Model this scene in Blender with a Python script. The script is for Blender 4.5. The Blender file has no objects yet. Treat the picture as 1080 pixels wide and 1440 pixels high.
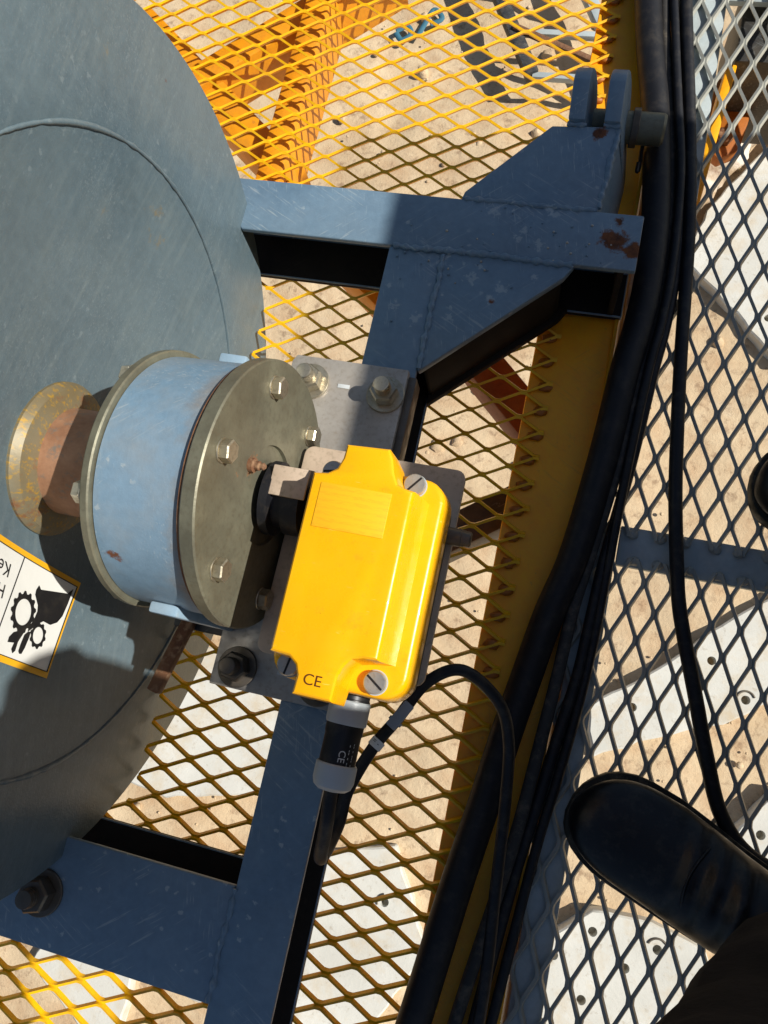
import bpy, bmesh, math, random
from mathutils import Vector, Matrix, noise
random.seed(7)
rad = math.radians
D = bpy.data
scene = bpy.context.scene
COL = scene.collection

# ------------------------------------------------------------------ camera
CAM = Vector((0.0, 0.0, 0.80))
RIGHT = Vector((0.964, 0.214, -0.155)).normalized()
FWD = Vector((-0.199, 0.200, -0.959)).normalized()
RIGHT = (RIGHT - FWD * RIGHT.dot(FWD)).normalized()
UP = RIGHT.cross(FWD).normalized()
cd = D.cameras.new('camera'); cam = D.objects.new('camera', cd); COL.objects.link(cam)
cd.sensor_fit = 'VERTICAL'; cd.sensor_height = 36; cd.lens = 27; cd.clip_start = 0.01; cd.clip_end = 400
cam.matrix_world = Matrix(((RIGHT.x, UP.x, -FWD.x, CAM.x), (RIGHT.y, UP.y, -FWD.y, CAM.y), (RIGHT.z, UP.z, -FWD.z, CAM.z), (0, 0, 0, 1)))
scene.camera = cam

# ------------------------------------------------------------------ sky, sun, exposure
ELEV, AZ = rad(44), rad(5)
w = D.worlds.new('World'); scene.world = w; w.use_nodes = True
nt = w.node_tree; nt.nodes.clear()
sky = nt.nodes.new('ShaderNodeTexSky'); sky.sky_type = 'NISHITA'; sky.sun_disc = False
sky.dust_density = 1.3; sky.air_density = 1.0; sky.ozone_density = 1.0; sky.sun_elevation = ELEV; sky.sun_rotation = rad(90) - AZ
bgn = nt.nodes.new('ShaderNodeBackground'); bgn.inputs[1].default_value = 0.062
won = nt.nodes.new('ShaderNodeOutputWorld')
nt.links.new(sky.outputs[0], bgn.inputs[0]); nt.links.new(bgn.outputs[0], won.inputs[0])
sd = D.lights.new('sun', 'SUN'); sd.energy = 5.0; sd.angle = rad(0.53); sd.color = (1, .955, .88)
sun = D.objects.new('sun', sd); COL.objects.link(sun)
SUN = Vector((math.cos(ELEV) * math.cos(AZ), math.cos(ELEV) * math.sin(AZ), math.sin(ELEV)))
sun.rotation_euler = SUN.to_track_quat('Z', 'Y').to_euler(); sun.location = (3, 0, 4)
scene.view_settings.view_transform = 'Standard'; scene.view_settings.look = 'None'
scene.cycles.diffuse_bounces = 3
scene.view_settings.exposure = 0.14; scene.view_settings.gamma = 1

# ------------------------------------------------------------------ materials
def srgb(r, g, b):
    f = lambda c: (c / 12.92 if c <= .04045 else ((c + .055) / 1.055) ** 2.4)
    return (f(r / 255), f(g / 255), f(b / 255), 1)

class G:
    def __init__(s, name):
        s.m = D.materials.new(name); s.m.use_nodes = True; s.t = s.m.node_tree; s.t.nodes.clear()
        s.out = s.n('ShaderNodeOutputMaterial'); s.b = s.n('ShaderNodeBsdfPrincipled')
        s.l(s.b.outputs[0], s.out.inputs[0])
        s.co = s.n('ShaderNodeTexCoord').outputs['Object']
    def n(s, k): return s.t.nodes.new(k)
    def l(s, a, b): s.t.links.new(a, b)
    def mapped(s, scale):
        m = s.n('ShaderNodeMapping'); m.inputs['Scale'].default_value = scale; s.l(s.co, m.inputs[0]); return m.outputs[0]
    def noise(s, scale, detail=4, rough=.55, vec=None, dist=0):
        n = s.n('ShaderNodeTexNoise'); n.inputs['Scale'].default_value = scale; n.inputs['Detail'].default_value = detail
        n.inputs['Roughness'].default_value = rough; n.inputs['Distortion'].default_value = dist
        s.l(vec or s.co, n.inputs['Vector']); return n.outputs[0]
    def vor(s, scale, vec=None, out=0):
        n = s.n('ShaderNodeTexVoronoi'); n.inputs['Scale'].default_value = scale; s.l(vec or s.co, n.inputs['Vector']); return n.outputs[out]
    def ramp(s, v, a, b, lo=0., hi=1.):
        n = s.n('ShaderNodeMapRange'); n.inputs[1].default_value = a; n.inputs[2].default_value = b
        n.inputs[3].default_value = lo; n.inputs[4].default_value = hi; s.l(v, n.inputs[0]); return n.outputs[0]
    def math(s, op, a, b=None):
        n = s.n('ShaderNodeMath'); n.operation = op
        for i, v in enumerate((a, b)):
            if v is None: continue
            if isinstance(v, (int, float)): n.inputs[i].default_value = v
            else: s.l(v, n.inputs[i])
        return n.outputs[0]
    def mix(s, f, a, b):
        n = s.n('ShaderNodeMix'); n.data_type = 'RGBA'
        for i, v in ((0, f), (6, a), (7, b)):
            if isinstance(v, (int, float)): n.inputs[i].default_value = v
            elif isinstance(v, tuple): n.inputs[i].default_value = v
            else: s.l(v, n.inputs[i])
        return n.outputs[2]
    def spot(s, p, r, sc=60, amp=.6):
        """soft-edged blotch of real wear at a place on the object"""
        n = s.n('ShaderNodeVectorMath'); n.operation = 'DISTANCE'; s.l(s.co, n.inputs[0]); n.inputs[1].default_value = p
        d = s.math('ADD', n.outputs['Value'], s.ramp(s.noise(sc, 5, .7), .3, .7, -r * amp, r * amp))
        return s.ramp(d, r * .65, r, 1, 0)
    def fin(s, col, rough, bump=None, bstr=.3, bdist=.001, metal=0., spec=.5, coat=0.):
        if isinstance(col, tuple): s.b.inputs['Base Color'].default_value = col
        else: s.l(col, s.b.inputs['Base Color'])
        if isinstance(rough, (int, float)): s.b.inputs['Roughness'].default_value = rough
        else: s.l(rough, s.b.inputs['Roughness'])
        if isinstance(metal, (int, float)): s.b.inputs['Metallic'].default_value = metal
        else: s.l(metal, s.b.inputs['Metallic'])
        s.b.inputs['Specular IOR Level'].default_value = spec
        s.b.inputs['Coat Weight'].default_value = coat
        if bump is not None:
            bn = s.n('ShaderNodeBump'); bn.inputs['Strength'].default_value = bstr; bn.inputs['Distance'].default_value = bdist
            s.l(bump, bn.inputs['Height']); s.l(bn.outputs[0], s.b.inputs['Normal'])
        return s.m

RUST1, RUST2 = srgb(120, 70, 38), srgb(74, 44, 28)

def paint(name, c1, c2, rough=.45, rust=0., scratch=.3, dust=.3, spots=(), dustcol=srgb(168, 152, 126), chip=srgb(176, 186, 188), bump=.25, scuffs=(), band=None, streak=0., spec=.5, rustscale=18):
    g = G(name)
    col = g.mix(g.ramp(g.noise(9, 5, .6), .35, .68), c1, c2)
    col = g.mix(g.ramp(g.noise(130, 3, .6), .3, .75, 0, .22), col, tuple(min(1, x * 1.7) for x in c1[:3]) + (1,))
    # scratches: three directions, only where something rubbed
    for k, (ang, sc, th) in enumerate(((.5, (6, 95, 95), .58), (-.7, (5, 80, 80), .59), (1.35, (9, 120, 120), .60))):
        mp = g.n('ShaderNodeMapping'); mp.inputs['Rotation'].default_value = (0, 0, ang); g.l(g.co, mp.inputs[0])
        mp2 = g.n('ShaderNodeMapping'); mp2.inputs['Scale'].default_value = sc; mp2.inputs['Location'].default_value = (k * 3.1, k, 0); g.l(mp.outputs[0], mp2.inputs[0])
        v = g.ramp(g.noise(5, 4, .6, mp2.outputs[0]), th, th + .06)
        area = g.ramp(g.noise(11 + k * 3, 3, .5, mp.outputs[0]), .50, .60)
        col = g.mix(g.math('MULTIPLY', g.math('MULTIPLY', v, area), scratch), col, chip)
    # small weld spatter / chips
    ch = g.ramp(g.math('ADD', g.vor(75), g.ramp(g.noise(300, 3), .3, .7, -.12, .12)), .10, .17, 1, 0)
    ch = g.math('MULTIPLY', ch, g.ramp(g.noise(14, 3), .50, .58))
    col = g.mix(g.math('MULTIPLY', ch, scratch * 1.4), col, chip)
    # dust film
    col = g.mix(g.ramp(g.noise(22, 6, .65), .42, .75, 0, dust), col, dustcol)
    for p, rr_ in scuffs:
        col = g.mix(g.math('MULTIPLY', g.spot(p, rr_ * .8, 190, 1.3), .42), col, chip)
    if band:     # grime collected beside a joint
        sx = g.n('ShaderNodeSeparateXYZ'); g.l(g.co, sx.inputs[0])
        bx = g.math('ADD', sx.outputs[0], g.ramp(g.noise(26, 5, .65), .3, .7, -.012, .012))
        col = g.mix(g.ramp(bx, band[0], band[1], 0, .85), col, srgb(136, 118, 96))
    if streak:   # wiping and brushing marks
        col = g.mix(g.ramp(g.noise(5, 5, .6, g.mapped((1, 3, 26))), .5, .72, 0, streak), col, srgb(138, 148, 146))
        col = g.mix(g.ramp(g.noise(4, 5, .6, g.mapped((1, 22, 2.4))), .52, .75, 0, streak * .8), col, srgb(70, 82, 84))
        col = g.mix(g.ramp(g.noise(11, 6, .72), .66, .72, 0, .6), col, srgb(136, 112, 60))
    rc = g.mix(g.ramp(g.noise(120, 4), .35, .65), RUST1, RUST2)
    rr = rough
    rf = None
    if rust > 0:
        rf = g.ramp(g.noise(rustscale, 7, .7), .74 - rust * .2, .78 - rust * .2)
    for p, r in spots:
        sp = g.spot(p, r); rf = sp if rf is None else g.math('MAXIMUM', rf, sp)
    bh = g.noise(420, 3, .6)
    if rf is not None:
        col = g.mix(rf, col, rc); rr = g.ramp(rf, 0, 1, rough, .9)
        bh = g.math('ADD', bh, g.math('MULTIPLY', rf, g.noise(700, 2)))
    if isinstance(rr, (int, float)):
        rr = g.ramp(g.noise(35, 4), .3, .7, rough - .08, rough + .12)
    return g.fin(col, rr, bh, bump, .0008, spec=spec)

M = {}
M['frame_blue'] = paint('frame_blue', srgb(110, 134, 152), srgb(94, 119, 139), .42, .12, .45, .14,
    spots=[((.022, .452, .107), .013), ((.040, .444, .107), .009), ((.024, .475, .107), .006), ((-.013, .573, .107), .008), ((-.085, .373, .107), .004)], dustcol=srgb(150, 158, 160),
    scuffs=[((-0.190, 0.379, .105), 0.0040), ((-0.180, 0.356, .105), 0.0056), ((-0.158, 0.346, .105), 0.0072), ((-0.123, 0.350, .105), 0.0048), ((-0.109, 0.396, .105), 0.0064), ((-0.104, 0.410, .105), 0.0040), ((-0.087, 0.375, .105), 0.0056), ((-0.079, 0.388, .105), 0.0072), ((-0.068, 0.455, .105), 0.0048), ((-0.049, 0.441, .105), 0.0064), ((-0.047, 0.404, .105), 0.0040), ((-0.041, 0.476, .105), 0.0056), ((-0.102, 0.474, .105), 0.0072), ((-0.071, 0.445, .105), 0.0048), ((-0.046, 0.482, .105), 0.0064), ((-0.138, 0.416, .105), 0.0040)])
M['drum_grey'] = paint('drum_grey', srgb(90, 107, 115), srgb(78, 95, 104), .36, .05, .12, .16, dustcol=srgb(122, 130, 124), bump=.35, streak=.17)
M['housing_blue'] = paint('housing_blue', srgb(122, 148, 168), srgb(104, 134, 156), .42, .24, .4, .38,
    spots=[((-.293, .10, .33), .004), ((-.296, .16, .325), .005), ((-.235, .12, .33), .003), ((-.292, .035, .295), .008), ((-.27, .06, .315), .003)], dustcol=srgb(160, 150, 132), rustscale=26, band=(-.249, -.226))
M['pale_blue'] = paint('pale_blue', srgb(140, 166, 184), srgb(130, 154, 172), .4, .05, .3, .2)
M['yellow_steel'] = paint('yellow_steel', srgb(255, 174, 8), srgb(246, 156, 8), .45, .16, .2, .2, dustcol=srgb(190, 150, 70), chip=srgb(170, 130, 60))
M['yellow_mesh'] = paint('yellow_mesh', srgb(252, 192, 8), srgb(244, 172, 6), .42, .3, .15, .22, dustcol=srgb(190, 150, 80), chip=srgb(150, 110, 50))
M['grey_walk'] = paint('grey_walk', srgb(172, 182, 182), srgb(156, 168, 170), .45, .1, .2, .2)
M['grey_mesh'] = paint('grey_mesh', srgb(168, 168, 158), srgb(148, 150, 142), .48, .22, .15, .15)
M['cabinet_grey'] = paint('cabinet_grey', srgb(92, 98, 100), srgb(84, 90, 93), .4, 0, .1, .2)
M['dark_steel'] = paint('dark_steel', srgb(46, 48, 50), srgb(38, 40, 43), .5, .15, .2, .2)
M['orange_steel'] = paint('orange_steel', srgb(176, 100, 18), srgb(150, 84, 18), .5, .2, .2, .2, dustcol=srgb(120, 90, 60), chip=srgb(120, 90, 50))
M['yellow_old'] = paint('yellow_old', srgb(222, 150, 14), srgb(200, 128, 14), .5, .25, .2, .3, dustcol=srgb(150, 112, 60), chip=srgb(120, 90, 50))
M['red_oxide'] = paint('red_oxide', srgb(126, 62, 34), srgb(104, 54, 32), .7, .5, .1, .2)

M['recess_shade'] = paint('recess_shade', srgb(44, 37, 30), srgb(32, 28, 25), .75, .2, .1, .15, dustcol=srgb(70, 60, 48), chip=srgb(80, 70, 60), spec=.2)  # near-black: shade inside the channels and gusset put into the colour
def rusty():
    g = G('rusty_steel')
    c = g.mix(g.ramp(g.noise(40, 6, .7), .35, .65), srgb(132, 92, 62), srgb(92, 58, 38))
    c = g.mix(g.ramp(g.noise(160, 4), .5, .7), c, srgb(150, 118, 88))
    return g.fin(c, .85, g.noise(260, 5), .5, .001)
M['rusty_steel'] = rusty()

def zinc(name, c1, c2, rough=.38, metal=.75, rust=(), dirt=.4, dcol=srgb(120, 108, 84)):
    g = G(name)
    c = g.mix(g.ramp(g.noise(30, 6, .65), .35, .65), c1, c2)
    c = g.mix(g.ramp(g.noise(9, 6, .7), .45, .7, 0, dirt), c, dcol)
    c = g.mix(g.ramp(g.noise(240, 4, .6), .52, .7, 0, .35), c, dcol)
    mt = metal
    rf = None
    for p, r in rust:
        sp = g.spot(p, r); rf = sp if rf is None else g.math('MAXIMUM', rf, sp)
    rr = g.ramp(g.noise(60, 5), .3, .7, rough - .08, rough + .18)
    if rf is not None:
        c = g.mix(rf, c, g.mix(g.ramp(g.noise(200, 3), .4, .6), srgb(168, 104, 48), srgb(96, 60, 34)))
        mt = g.ramp(rf, 0, 1, metal, 0); rr = g.ramp(rf, 0, 1, rough, .9)
    return g.fin(c, rr, g.noise(300, 4, .6), .25, .0006, metal=mt)
M['zinc_olive'] = zinc('zinc_olive', srgb(134, 132, 112), srgb(110, 108, 92), .45, .4,
    rust=[((-.213, .128, .268), .012), ((-.213, .115, .285), .006)], dirt=.55, dcol=srgb(104, 94, 74))
M['galv_plate'] = zinc('galv_plate', srgb(190, 184, 174), srgb(164, 158, 150), .42, .35, dirt=.3, dcol=srgb(140, 126, 106))
M['bolt_zinc'] = zinc('bolt_zinc', srgb(206, 198, 178), srgb(176, 166, 142), .32, .85, dirt=.35)
M['bracket_taupe'] = zinc('bracket_taupe', srgb(200, 180, 158), srgb(186, 166, 144), .55, .05, dirt=.2)
M['screw_steel'] = zinc('screw_steel', srgb(196, 196, 190), srgb(180, 180, 174), .35, .7, dirt=.2)
M['shaft_steel'] = zinc('shaft_steel', srgb(112, 104, 94), srgb(86, 78, 68), .4, .6, dirt=.4)

def hubmat():
    g = G('hub_bare_steel')
    c = g.mix(g.ramp(g.noise(14, 5, .6), .35, .65), srgb(130, 124, 104), srgb(122, 108, 78))
    n = g.noise(8, 5, .6, g.mapped((3, 30, 30)))
    c = g.mix(g.ramp(n, .52, .66, 0, .8), c, srgb(176, 136, 40))
    c = g.mix(g.ramp(g.noise(40, 5, .7), .56, .66, 0, .8), c, srgb(134, 88, 56))
    return g.fin(c, .5, g.noise(200, 4), .25, .0006, metal=.25)
M['hub'] = hubmat()
def shaftmat():
    g = G('shaft_rusty_pink')
    c = g.mix(g.ramp(g.noise(30, 6, .7), .35, .65), srgb(176, 134, 104), srgb(142, 102, 76))
    c = g.mix(g.ramp(g.noise(90, 4, .7), .55, .68, 0, .7), c, srgb(110, 112, 106))
    return g.fin(c, .55, g.noise(240, 4), .25, .0006, metal=.2)
M['axle'] = shaftmat()

def plastic(name, c, rough, spec=.5, var=.12, bump=.06, coat=0, dust=.1):
    g = G(name)
    d = tuple(x * (1 - var) for x in c[:3]) + (1,)
    cc = g.mix(g.ramp(g.noise(18, 4), .3, .7), c, d)
    cc = g.mix(g.ramp(g.noise(60, 6, .7), .5, .8, 0, dust), cc, srgb(170, 155, 130))
    return g.fin(cc, g.ramp(g.noise(40, 4), .3, .7, rough - .04, rough + .08), g.noise(350, 2), bump, .0005, spec=spec, coat=coat)
def switchmat():
    g = G('switch_yellow')
    c = g.mix(g.ramp(g.noise(12, 4), .3, .7), srgb(255, 188, 4), srgb(250, 178, 2))
    c = g.mix(g.ramp(g.noise(70, 7, .75), .60, .75, 0, .35), c, srgb(206, 150, 40))      # settled dust
    c = g.mix(g.ramp(g.noise(26, 7, .75), .56, .70, 0, .3), c, srgb(176, 122, 40))
    c = g.mix(g.ramp(g.vor(130), .03, .06, .6, 0), c, srgb(150, 100, 24))                 # grit specks
    c = g.mix(g.ramp(g.noise(5, 5, .6, g.mapped((9, 60, 30))), .66, .7, 0, .4), c, srgb(255, 222, 120))
    return g.fin(c, g.ramp(g.noise(55, 6, .7), .35, .7, .2, .42), g.noise(520, 3, .6), .09, .0006, coat=.15)
M['switch_yellow'] = switchmat()
M['label_yellow'] = None
M['switch_base'] = plastic('switch_base', srgb(58, 56, 54), .5, .4)
M['black_plastic'] = plastic('black_plastic', srgb(24, 26, 30), .4, .4)
M['gland_grey'] = plastic('gland_grey', srgb(178, 186, 190), .4, .4)
M['black_rubber'] = plastic('black_rubber', srgb(24, 25, 30), .5, .4, .2, .3, 0, .12)
M['hose_rubber'] = plastic('hose_rubber', srgb(24, 24, 28), .5, .4, .2, .3, 0, .08)
M['hose_dusty'] = plastic('hose_dusty', srgb(64, 62, 60), .6, .3, .3, .3, 0, .4)
M['shoe_black'] = plastic('shoe_black', srgb(17, 18, 20), .36, .5, .3, .35, 0, .12)
M['sole_black'] = plastic('sole_black', srgb(52, 48, 38), .6, .3, .3, .3, 0, .4)
M['white_label'] = plastic('white_label', srgb(226, 226, 220), .45, .4, .06, .02, 0, .1)
M['print_black'] = plastic('print_black', srgb(26, 26, 28), .5, .3, .1, .02, 0, .06)
M['print_white'] = plastic('print_white', srgb(200, 205, 205), .5, .3, .05, .02, 0, 0)
M['print_brown'] = plastic('print_brown', srgb(92, 48, 12), .5, .3, .05, .02, 0, 0)
M['border_yellow'] = plastic('border_yellow', srgb(238, 176, 30), .45, .4, .08, .02, 0, .12)
M['tie_grey'] = plastic('tie_grey', srgb(150, 158, 168), .4, .4)
M['skin'] = plastic('skin', srgb(196, 150, 122), .5, .4, .1, .1, 0, 0)
M['hair'] = plastic('hair', srgb(22, 20, 20), .6, .3, .2, .3, 0, 0)

def cloth(name, c):
    g = G(name)
    n = g.noise(8, 6, .6); f = g.noise(900, 2)
    cc = g.mix(g.ramp(n, .3, .7), c, tuple(x * .6 for x in c[:3]) + (1,))
    b = g.math('ADD', g.math('MULTIPLY', n, 6), g.math('MULTIPLY', f, .3))
    return g.fin(cc, .9, b, .5, .002, spec=.2)
M['trouser'] = cloth('trouser', srgb(26, 26, 30)); M['jacket'] = cloth('jacket', srgb(40, 46, 62))

def labelmat():
    g = G('switch_name_plate')
    s = g.n('ShaderNodeSeparateXYZ'); g.l(g.co, s.inputs[0])
    row = g.math('FRACT', g.math('MULTIPLY', s.outputs[1], 210))
    n = g.noise(30, 4, .7, g.mapped((6, 40, 1)))
    ink = g.math('MULTIPLY', g.ramp(row, .35, .5), g.ramp(n, .45, .55))
    c = g.mix(g.math('MULTIPLY', ink, .35), srgb(255, 190, 30), srgb(240, 160, 30))
    return g.fin(c, .4)
M['label_yellow'] = labelmat()

def groundmat():
    g = G('sandy_ground')
    c = g.mix(g.ramp(g.noise(.9, 6, .6), .35, .65), srgb(214, 192, 158), srgb(196, 172, 138))
    c = g.mix(g.ramp(g.noise(5, 6, .65), .45, .72, 0, .6), c, srgb(178, 142, 106))
    c = g.mix(g.ramp(g.noise(11, 7, .72), .54, .66, 0, .6), c, srgb(128, 100, 78))
    c = g.mix(g.ramp(g.noise(3.1, 4), .62, .7, 0, .4), c, srgb(214, 198, 172))
    b = g.math('ADD', g.noise(12, 8, .68), g.math('MULTIPLY', g.noise(60, 5, .7), .4))
    return g.fin(c, .95, b, .5, .02, spec=.2)
M['ground'] = groundmat()
def concrete():
    g = G('pale_concrete')
    c = g.mix(g.ramp(g.noise(2.2, 6, .6), .35, .65), srgb(214, 212, 202), srgb(198, 196, 186))
    c = g.mix(g.ramp(g.noise(4, 7, .7), .48, .70, 0, .7), c, srgb(196, 176, 142)); c = g.mix(g.ramp(g.noise(26, 6, .7), .58, .7, 0, .5), c, srgb(160, 146, 124))
    return g.fin(c, .9, g.noise(50, 7, .7), .4, .005, spec=.2)
M['concrete'] = concrete()
M['hole_dark'] = plastic('hole_dirt', srgb(70, 62, 54), .9, .2)
def tarpmat():
    g = G('woven_tarp')
    c = g.mix(g.ramp(g.noise(5, 5, .6), .4, .6), srgb(226, 214, 196), srgb(176, 150, 118))
    c = g.mix(g.ramp(g.noise(2.5, 5, .6, g.mapped((1, 4, 1))), .55, .66, 0, .6), c, srgb(150, 112, 96))
    return g.fin(c, .85, g.noise(30, 6, .7), .6, .02)
M['tarp'] = tarpmat()
M['blue_paint'] = plastic('blue_paint', srgb(60, 110, 130), .7, .3)

# ------------------------------------------------------------------ mesh helpers
def link(name, mesh, mat, parent=None, smooth=None):
    o = D.objects.new(name, mesh); COL.objects.link(o)
    if mat is not None: mesh.materials.append(M[mat] if isinstance(mat, str) else mat)
    if smooth is not None:
        mesh.shade_smooth(); mesh.set_sharp_from_angle(angle=rad(smooth))
    if parent is not None: o.parent = parent
    return o
def tag(o, label=None, cat=None, group=None, kind=None):
    if label: o['label'] = label
    if cat: o['category'] = cat
    if group: o['group'] = group
    if kind: o['kind'] = kind
    return o
def thing(name, label, cat, loc=(0, 0, 0), group=None):
    o = D.objects.new(name, None); COL.objects.link(o); o.location = (0, 0, 0); o.empty_display_size = .05
    return tag(o, label, cat, group)
def mesh_of(verts, faces, name='m'):
    me = D.meshes.new(name); me.from_pydata([tuple(v) for v in verts], [], faces); me.update(); return me
def from_bm(bm, name='m'):
    bmesh.ops.recalc_face_normals(bm, faces=bm.faces)
    me = D.meshes.new(name); bm.to_mesh(me); bm.free(); return me
def bev(bm, off, seg=2, ang=25, sel=None):
    es = [e for e in bm.edges if e.is_manifold and e.calc_face_angle(0) > rad(ang) and (sel is None or sel(e))]
    if es and off > 0: bmesh.ops.bevel(bm, geom=es, offset=off, segments=seg, affect='EDGES', profile=.5, clamp_overlap=True)
    return bm
def box_bm(a, b, off=.002, seg=2):
    bm = bmesh.new()
    vs = [bm.verts.new((x, y, z)) for x in (a[0], b[0]) for y in (a[1], b[1]) for z in (a[2], b[2])]
    for f in ((0, 1, 3, 2), (4, 6, 7, 5), (0, 4, 5, 1), (2, 3, 7, 6), (0, 2, 6, 4), (1, 5, 7, 3)): bm.faces.new([vs[i] for i in f])
    bmesh.ops.recalc_face_normals(bm, faces=bm.faces)
    return bev(bm, off, seg)
def box(name, a, b, mat, parent=None, off=.002):
    return link(name, from_bm(box_bm(a, b, off)), mat, parent, 40)
def prism_bm(poly, z0, z1, off=.0015, seg=2, poly2=None):
    bm = bmesh.new(); p2 = poly2 or poly
    lo = [bm.verts.new((x, y, z0)) for x, y in p2]; hi = [bm.verts.new((x, y, z1)) for x, y in poly]
    n = len(poly); bm.faces.new(lo); bm.faces.new(hi)
    for i in range(n): bm.faces.new((lo[i], lo[(i + 1) % n], hi[(i + 1) % n], hi[i]))
    bmesh.ops.recalc_face_normals(bm, faces=bm.faces)
    return bev(bm, off, seg)
def prism(name, poly, z0, z1, mat, parent=None, off=.0015, smooth=40):
    return link(name, from_bm(prism_bm(poly, z0, z1, off)), mat, parent, smooth)
def lathe_mesh(profile, axis_o, axis='X', n=64, closed_ends=True):
    """profile: list of (along, radius); revolves about the axis through axis_o"""
    vs, fs = [], []
    o = Vector(axis_o)
    for a, r in profile:
        for k in range(n):
            t = 2 * math.pi * k / n; c, s = math.cos(t) * r, math.sin(t) * r
            if axis == 'X': vs.append((o.x + a, o.y + c, o.z + s))
            elif axis == 'Y': vs.append((o.x + s, o.y + a, o.z + c))
            else: vs.append((o.x + c, o.y + s, o.z + a))
    for i in range(len(profile) - 1):
        for k in range(n):
            fs.append((i * n + k, i * n + (k + 1) % n, (i + 1) * n + (k + 1) % n, (i + 1) * n + k))
    if closed_ends:
        fs.append(tuple(range(n))); fs.append(tuple(range((len(profile) - 1) * n, len(profile) * n)))
    bm = bmesh.new(); me = mesh_of(vs, fs); bm.from_mesh(me); D.meshes.remove(me)
    return from_bm(bm)
def lathe(name, profile, axis_o, mat, parent=None, axis='X', n=64, smooth=32, caps=True):
    return link(name, lathe_mesh(profile, axis_o, axis, n, caps), mat, parent, smooth)
def catmull(pts, per=10):
    P = [Vector(p) for p in pts]; P = [P[0] * 2 - P[1]] + P + [P[-1] * 2 - P[-2]]; out = []
    for i in range(1, len(P) - 2):
        for k in range(per):
            t = k / per; a, b, c, d = P[i - 1:i + 3]
            out.append(.5 * ((2 * b) + (c - a) * t + (2 * a - 5 * b + 4 * c - d) * t * t + (3 * b - a - 3 * c + d) * t ** 3))
    out.append(P[-2]); return out
def tube_data(path, r, n=12, wob=0., up=(0, 0, 1)):
    vs, fs = [], []; up = Vector(up)
    for i, p in enumerate(path):
        t = (path[min(i + 1, len(path) - 1)] - path[max(i - 1, 0)]).normalized()
        u = t.cross(up)
        if u.length < .05: u = t.cross(Vector((0, 1, 0)))
        u.normalize(); v = u.cross(t).normalized()
        rr = r(i / (len(path) - 1)) if callable(r) else r
        for k in range(n):
            a = 2 * math.pi * k / n
            q = rr * (1 + (wob * noise.noise(p * 90 + Vector((k * .7, 0, 0))) if wob else 0))
            vs.append(p + u * math.cos(a) * q + v * math.sin(a) * q)
    m = len(path)
    for i in range(m - 1):
        for k in range(n): fs.append((i * n + k, i * n + (k + 1) % n, (i + 1) * n + (k + 1) % n, (i + 1) * n + k))
    fs.append(tuple(range(n))[::-1]); fs.append(tuple(range((m - 1) * n, m * n)))
    return vs, fs
def tube(name, pts, r, mat, parent=None, per=10, n=14, wob=0., smooth=50):
    vs, fs = tube_data(catmull(pts, per), r, n, wob)
    bm = bmesh.new(); me = mesh_of(vs, fs); bm.from_mesh(me); D.meshes.remove(me)
    return link(name, from_bm(bm), mat, parent, smooth)
def bead(name, a, b, r, mat, parent, n=None):
    """a hand-laid weld bead: overlapping ripples along a line"""
    a, b = Vector(a), Vector(b); L = (b - a).length; n = n or int(L / .0022)
    path = []
    for i in range(n + 1):
        t = i / n; p = a.lerp(b, t); j = noise.noise(p * 45) * .0022
        path.append(p + Vector((j, j * .7, -.0006)))
    rr = lambda t: r * (.78 + .22 * math.sin(t * n * 1.25) + .35 * noise.noise(Vector((t * n * .22, r * 900, 3))))
    vs, fs = tube_data(path, rr, 8)
    bm = bmesh.new(); me = mesh_of(vs, fs); bm.from_mesh(me); D.meshes.remove(me)
    return link(name, from_bm(bm), mat, parent, 60)
def bar_between(name, a, b, wd, ht, mat, parent=None, off=.003):
    """rectangular tube between two points, width wd across and height ht"""
    a, b = Vector(a), Vector(b); t = (b - a).normalized(); s = t.cross(Vector((0, 0, 1))).normalized(); u = s.cross(t)
    bm = bmesh.new(); vs = []
    for p in (a, b):
        for i, j in ((-1, -1), (1, -1), (1, 1), (-1, 1)): vs.append(bm.verts.new(p + s * wd / 2 * i + u * ht / 2 * j))
    for f in ((0, 1, 2, 3), (7, 6, 5, 4), (0, 4, 5, 1), (1, 5, 6, 2), (2, 6, 7, 3), (3, 7, 4, 0)): bm.faces.new([vs[i] for i in f])
    bmesh.ops.recalc_face_normals(bm, faces=bm.faces); bev(bm, off, 2)
    return link(name, from_bm(bm), mat, parent, 40)
def hexbolt_meshes(R, h, shank_r, shank_h, washer_r=None, washer_h=.003):
    """along +Z from the seat at z = 0: washer, hex nut with chamfer, threaded end"""
    out = {}
    wr = washer_r or R * 1.25
    out['washer'] = lathe_mesh([(0, wr * .98), (.0006, wr), (washer_h - .0006, wr), (washer_h, wr * .97)], (0, 0, 0), 'Z', 32)
    bm = bmesh.new(); z0 = washer_h
    rings = []
    for z, s in ((z0, .93), (z0 + h * .1, 1), (z0 + h * .86, 1), (z0 + h, .88)):
        rings.append([bm.verts.new((R * s * math.cos(k * math.pi / 3), R * s * math.sin(k * math.pi / 3), z)) for k in range(6)])
    for i in range(3):
        for k in range(6): bm.faces.new((rings[i][k], rings[i][(k + 1) % 6], rings[i + 1][(k + 1) % 6], rings[i + 1][k]))
    bm.faces.new(rings[0]); bm.faces.new(rings[-1]); bev(bm, R * .05, 1, 20)
    out['nut'] = from_bm(bm)
    if shank_h > 0:
        prof = []; z = z0 + h - .001; n = max(4, int(shank_h / .0016))
        for i in range(n): prof.append((z + shank_h * i / n, shank_r * (1 if i % 2 else .93)))
        prof += [(z + shank_h * .97, shank_r * .9), (z + shank_h, shank_r * .72)]
        out['threaded_end'] = lathe_mesh(prof, (0, 0, 0), 'Z', 20)
    return out
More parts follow.
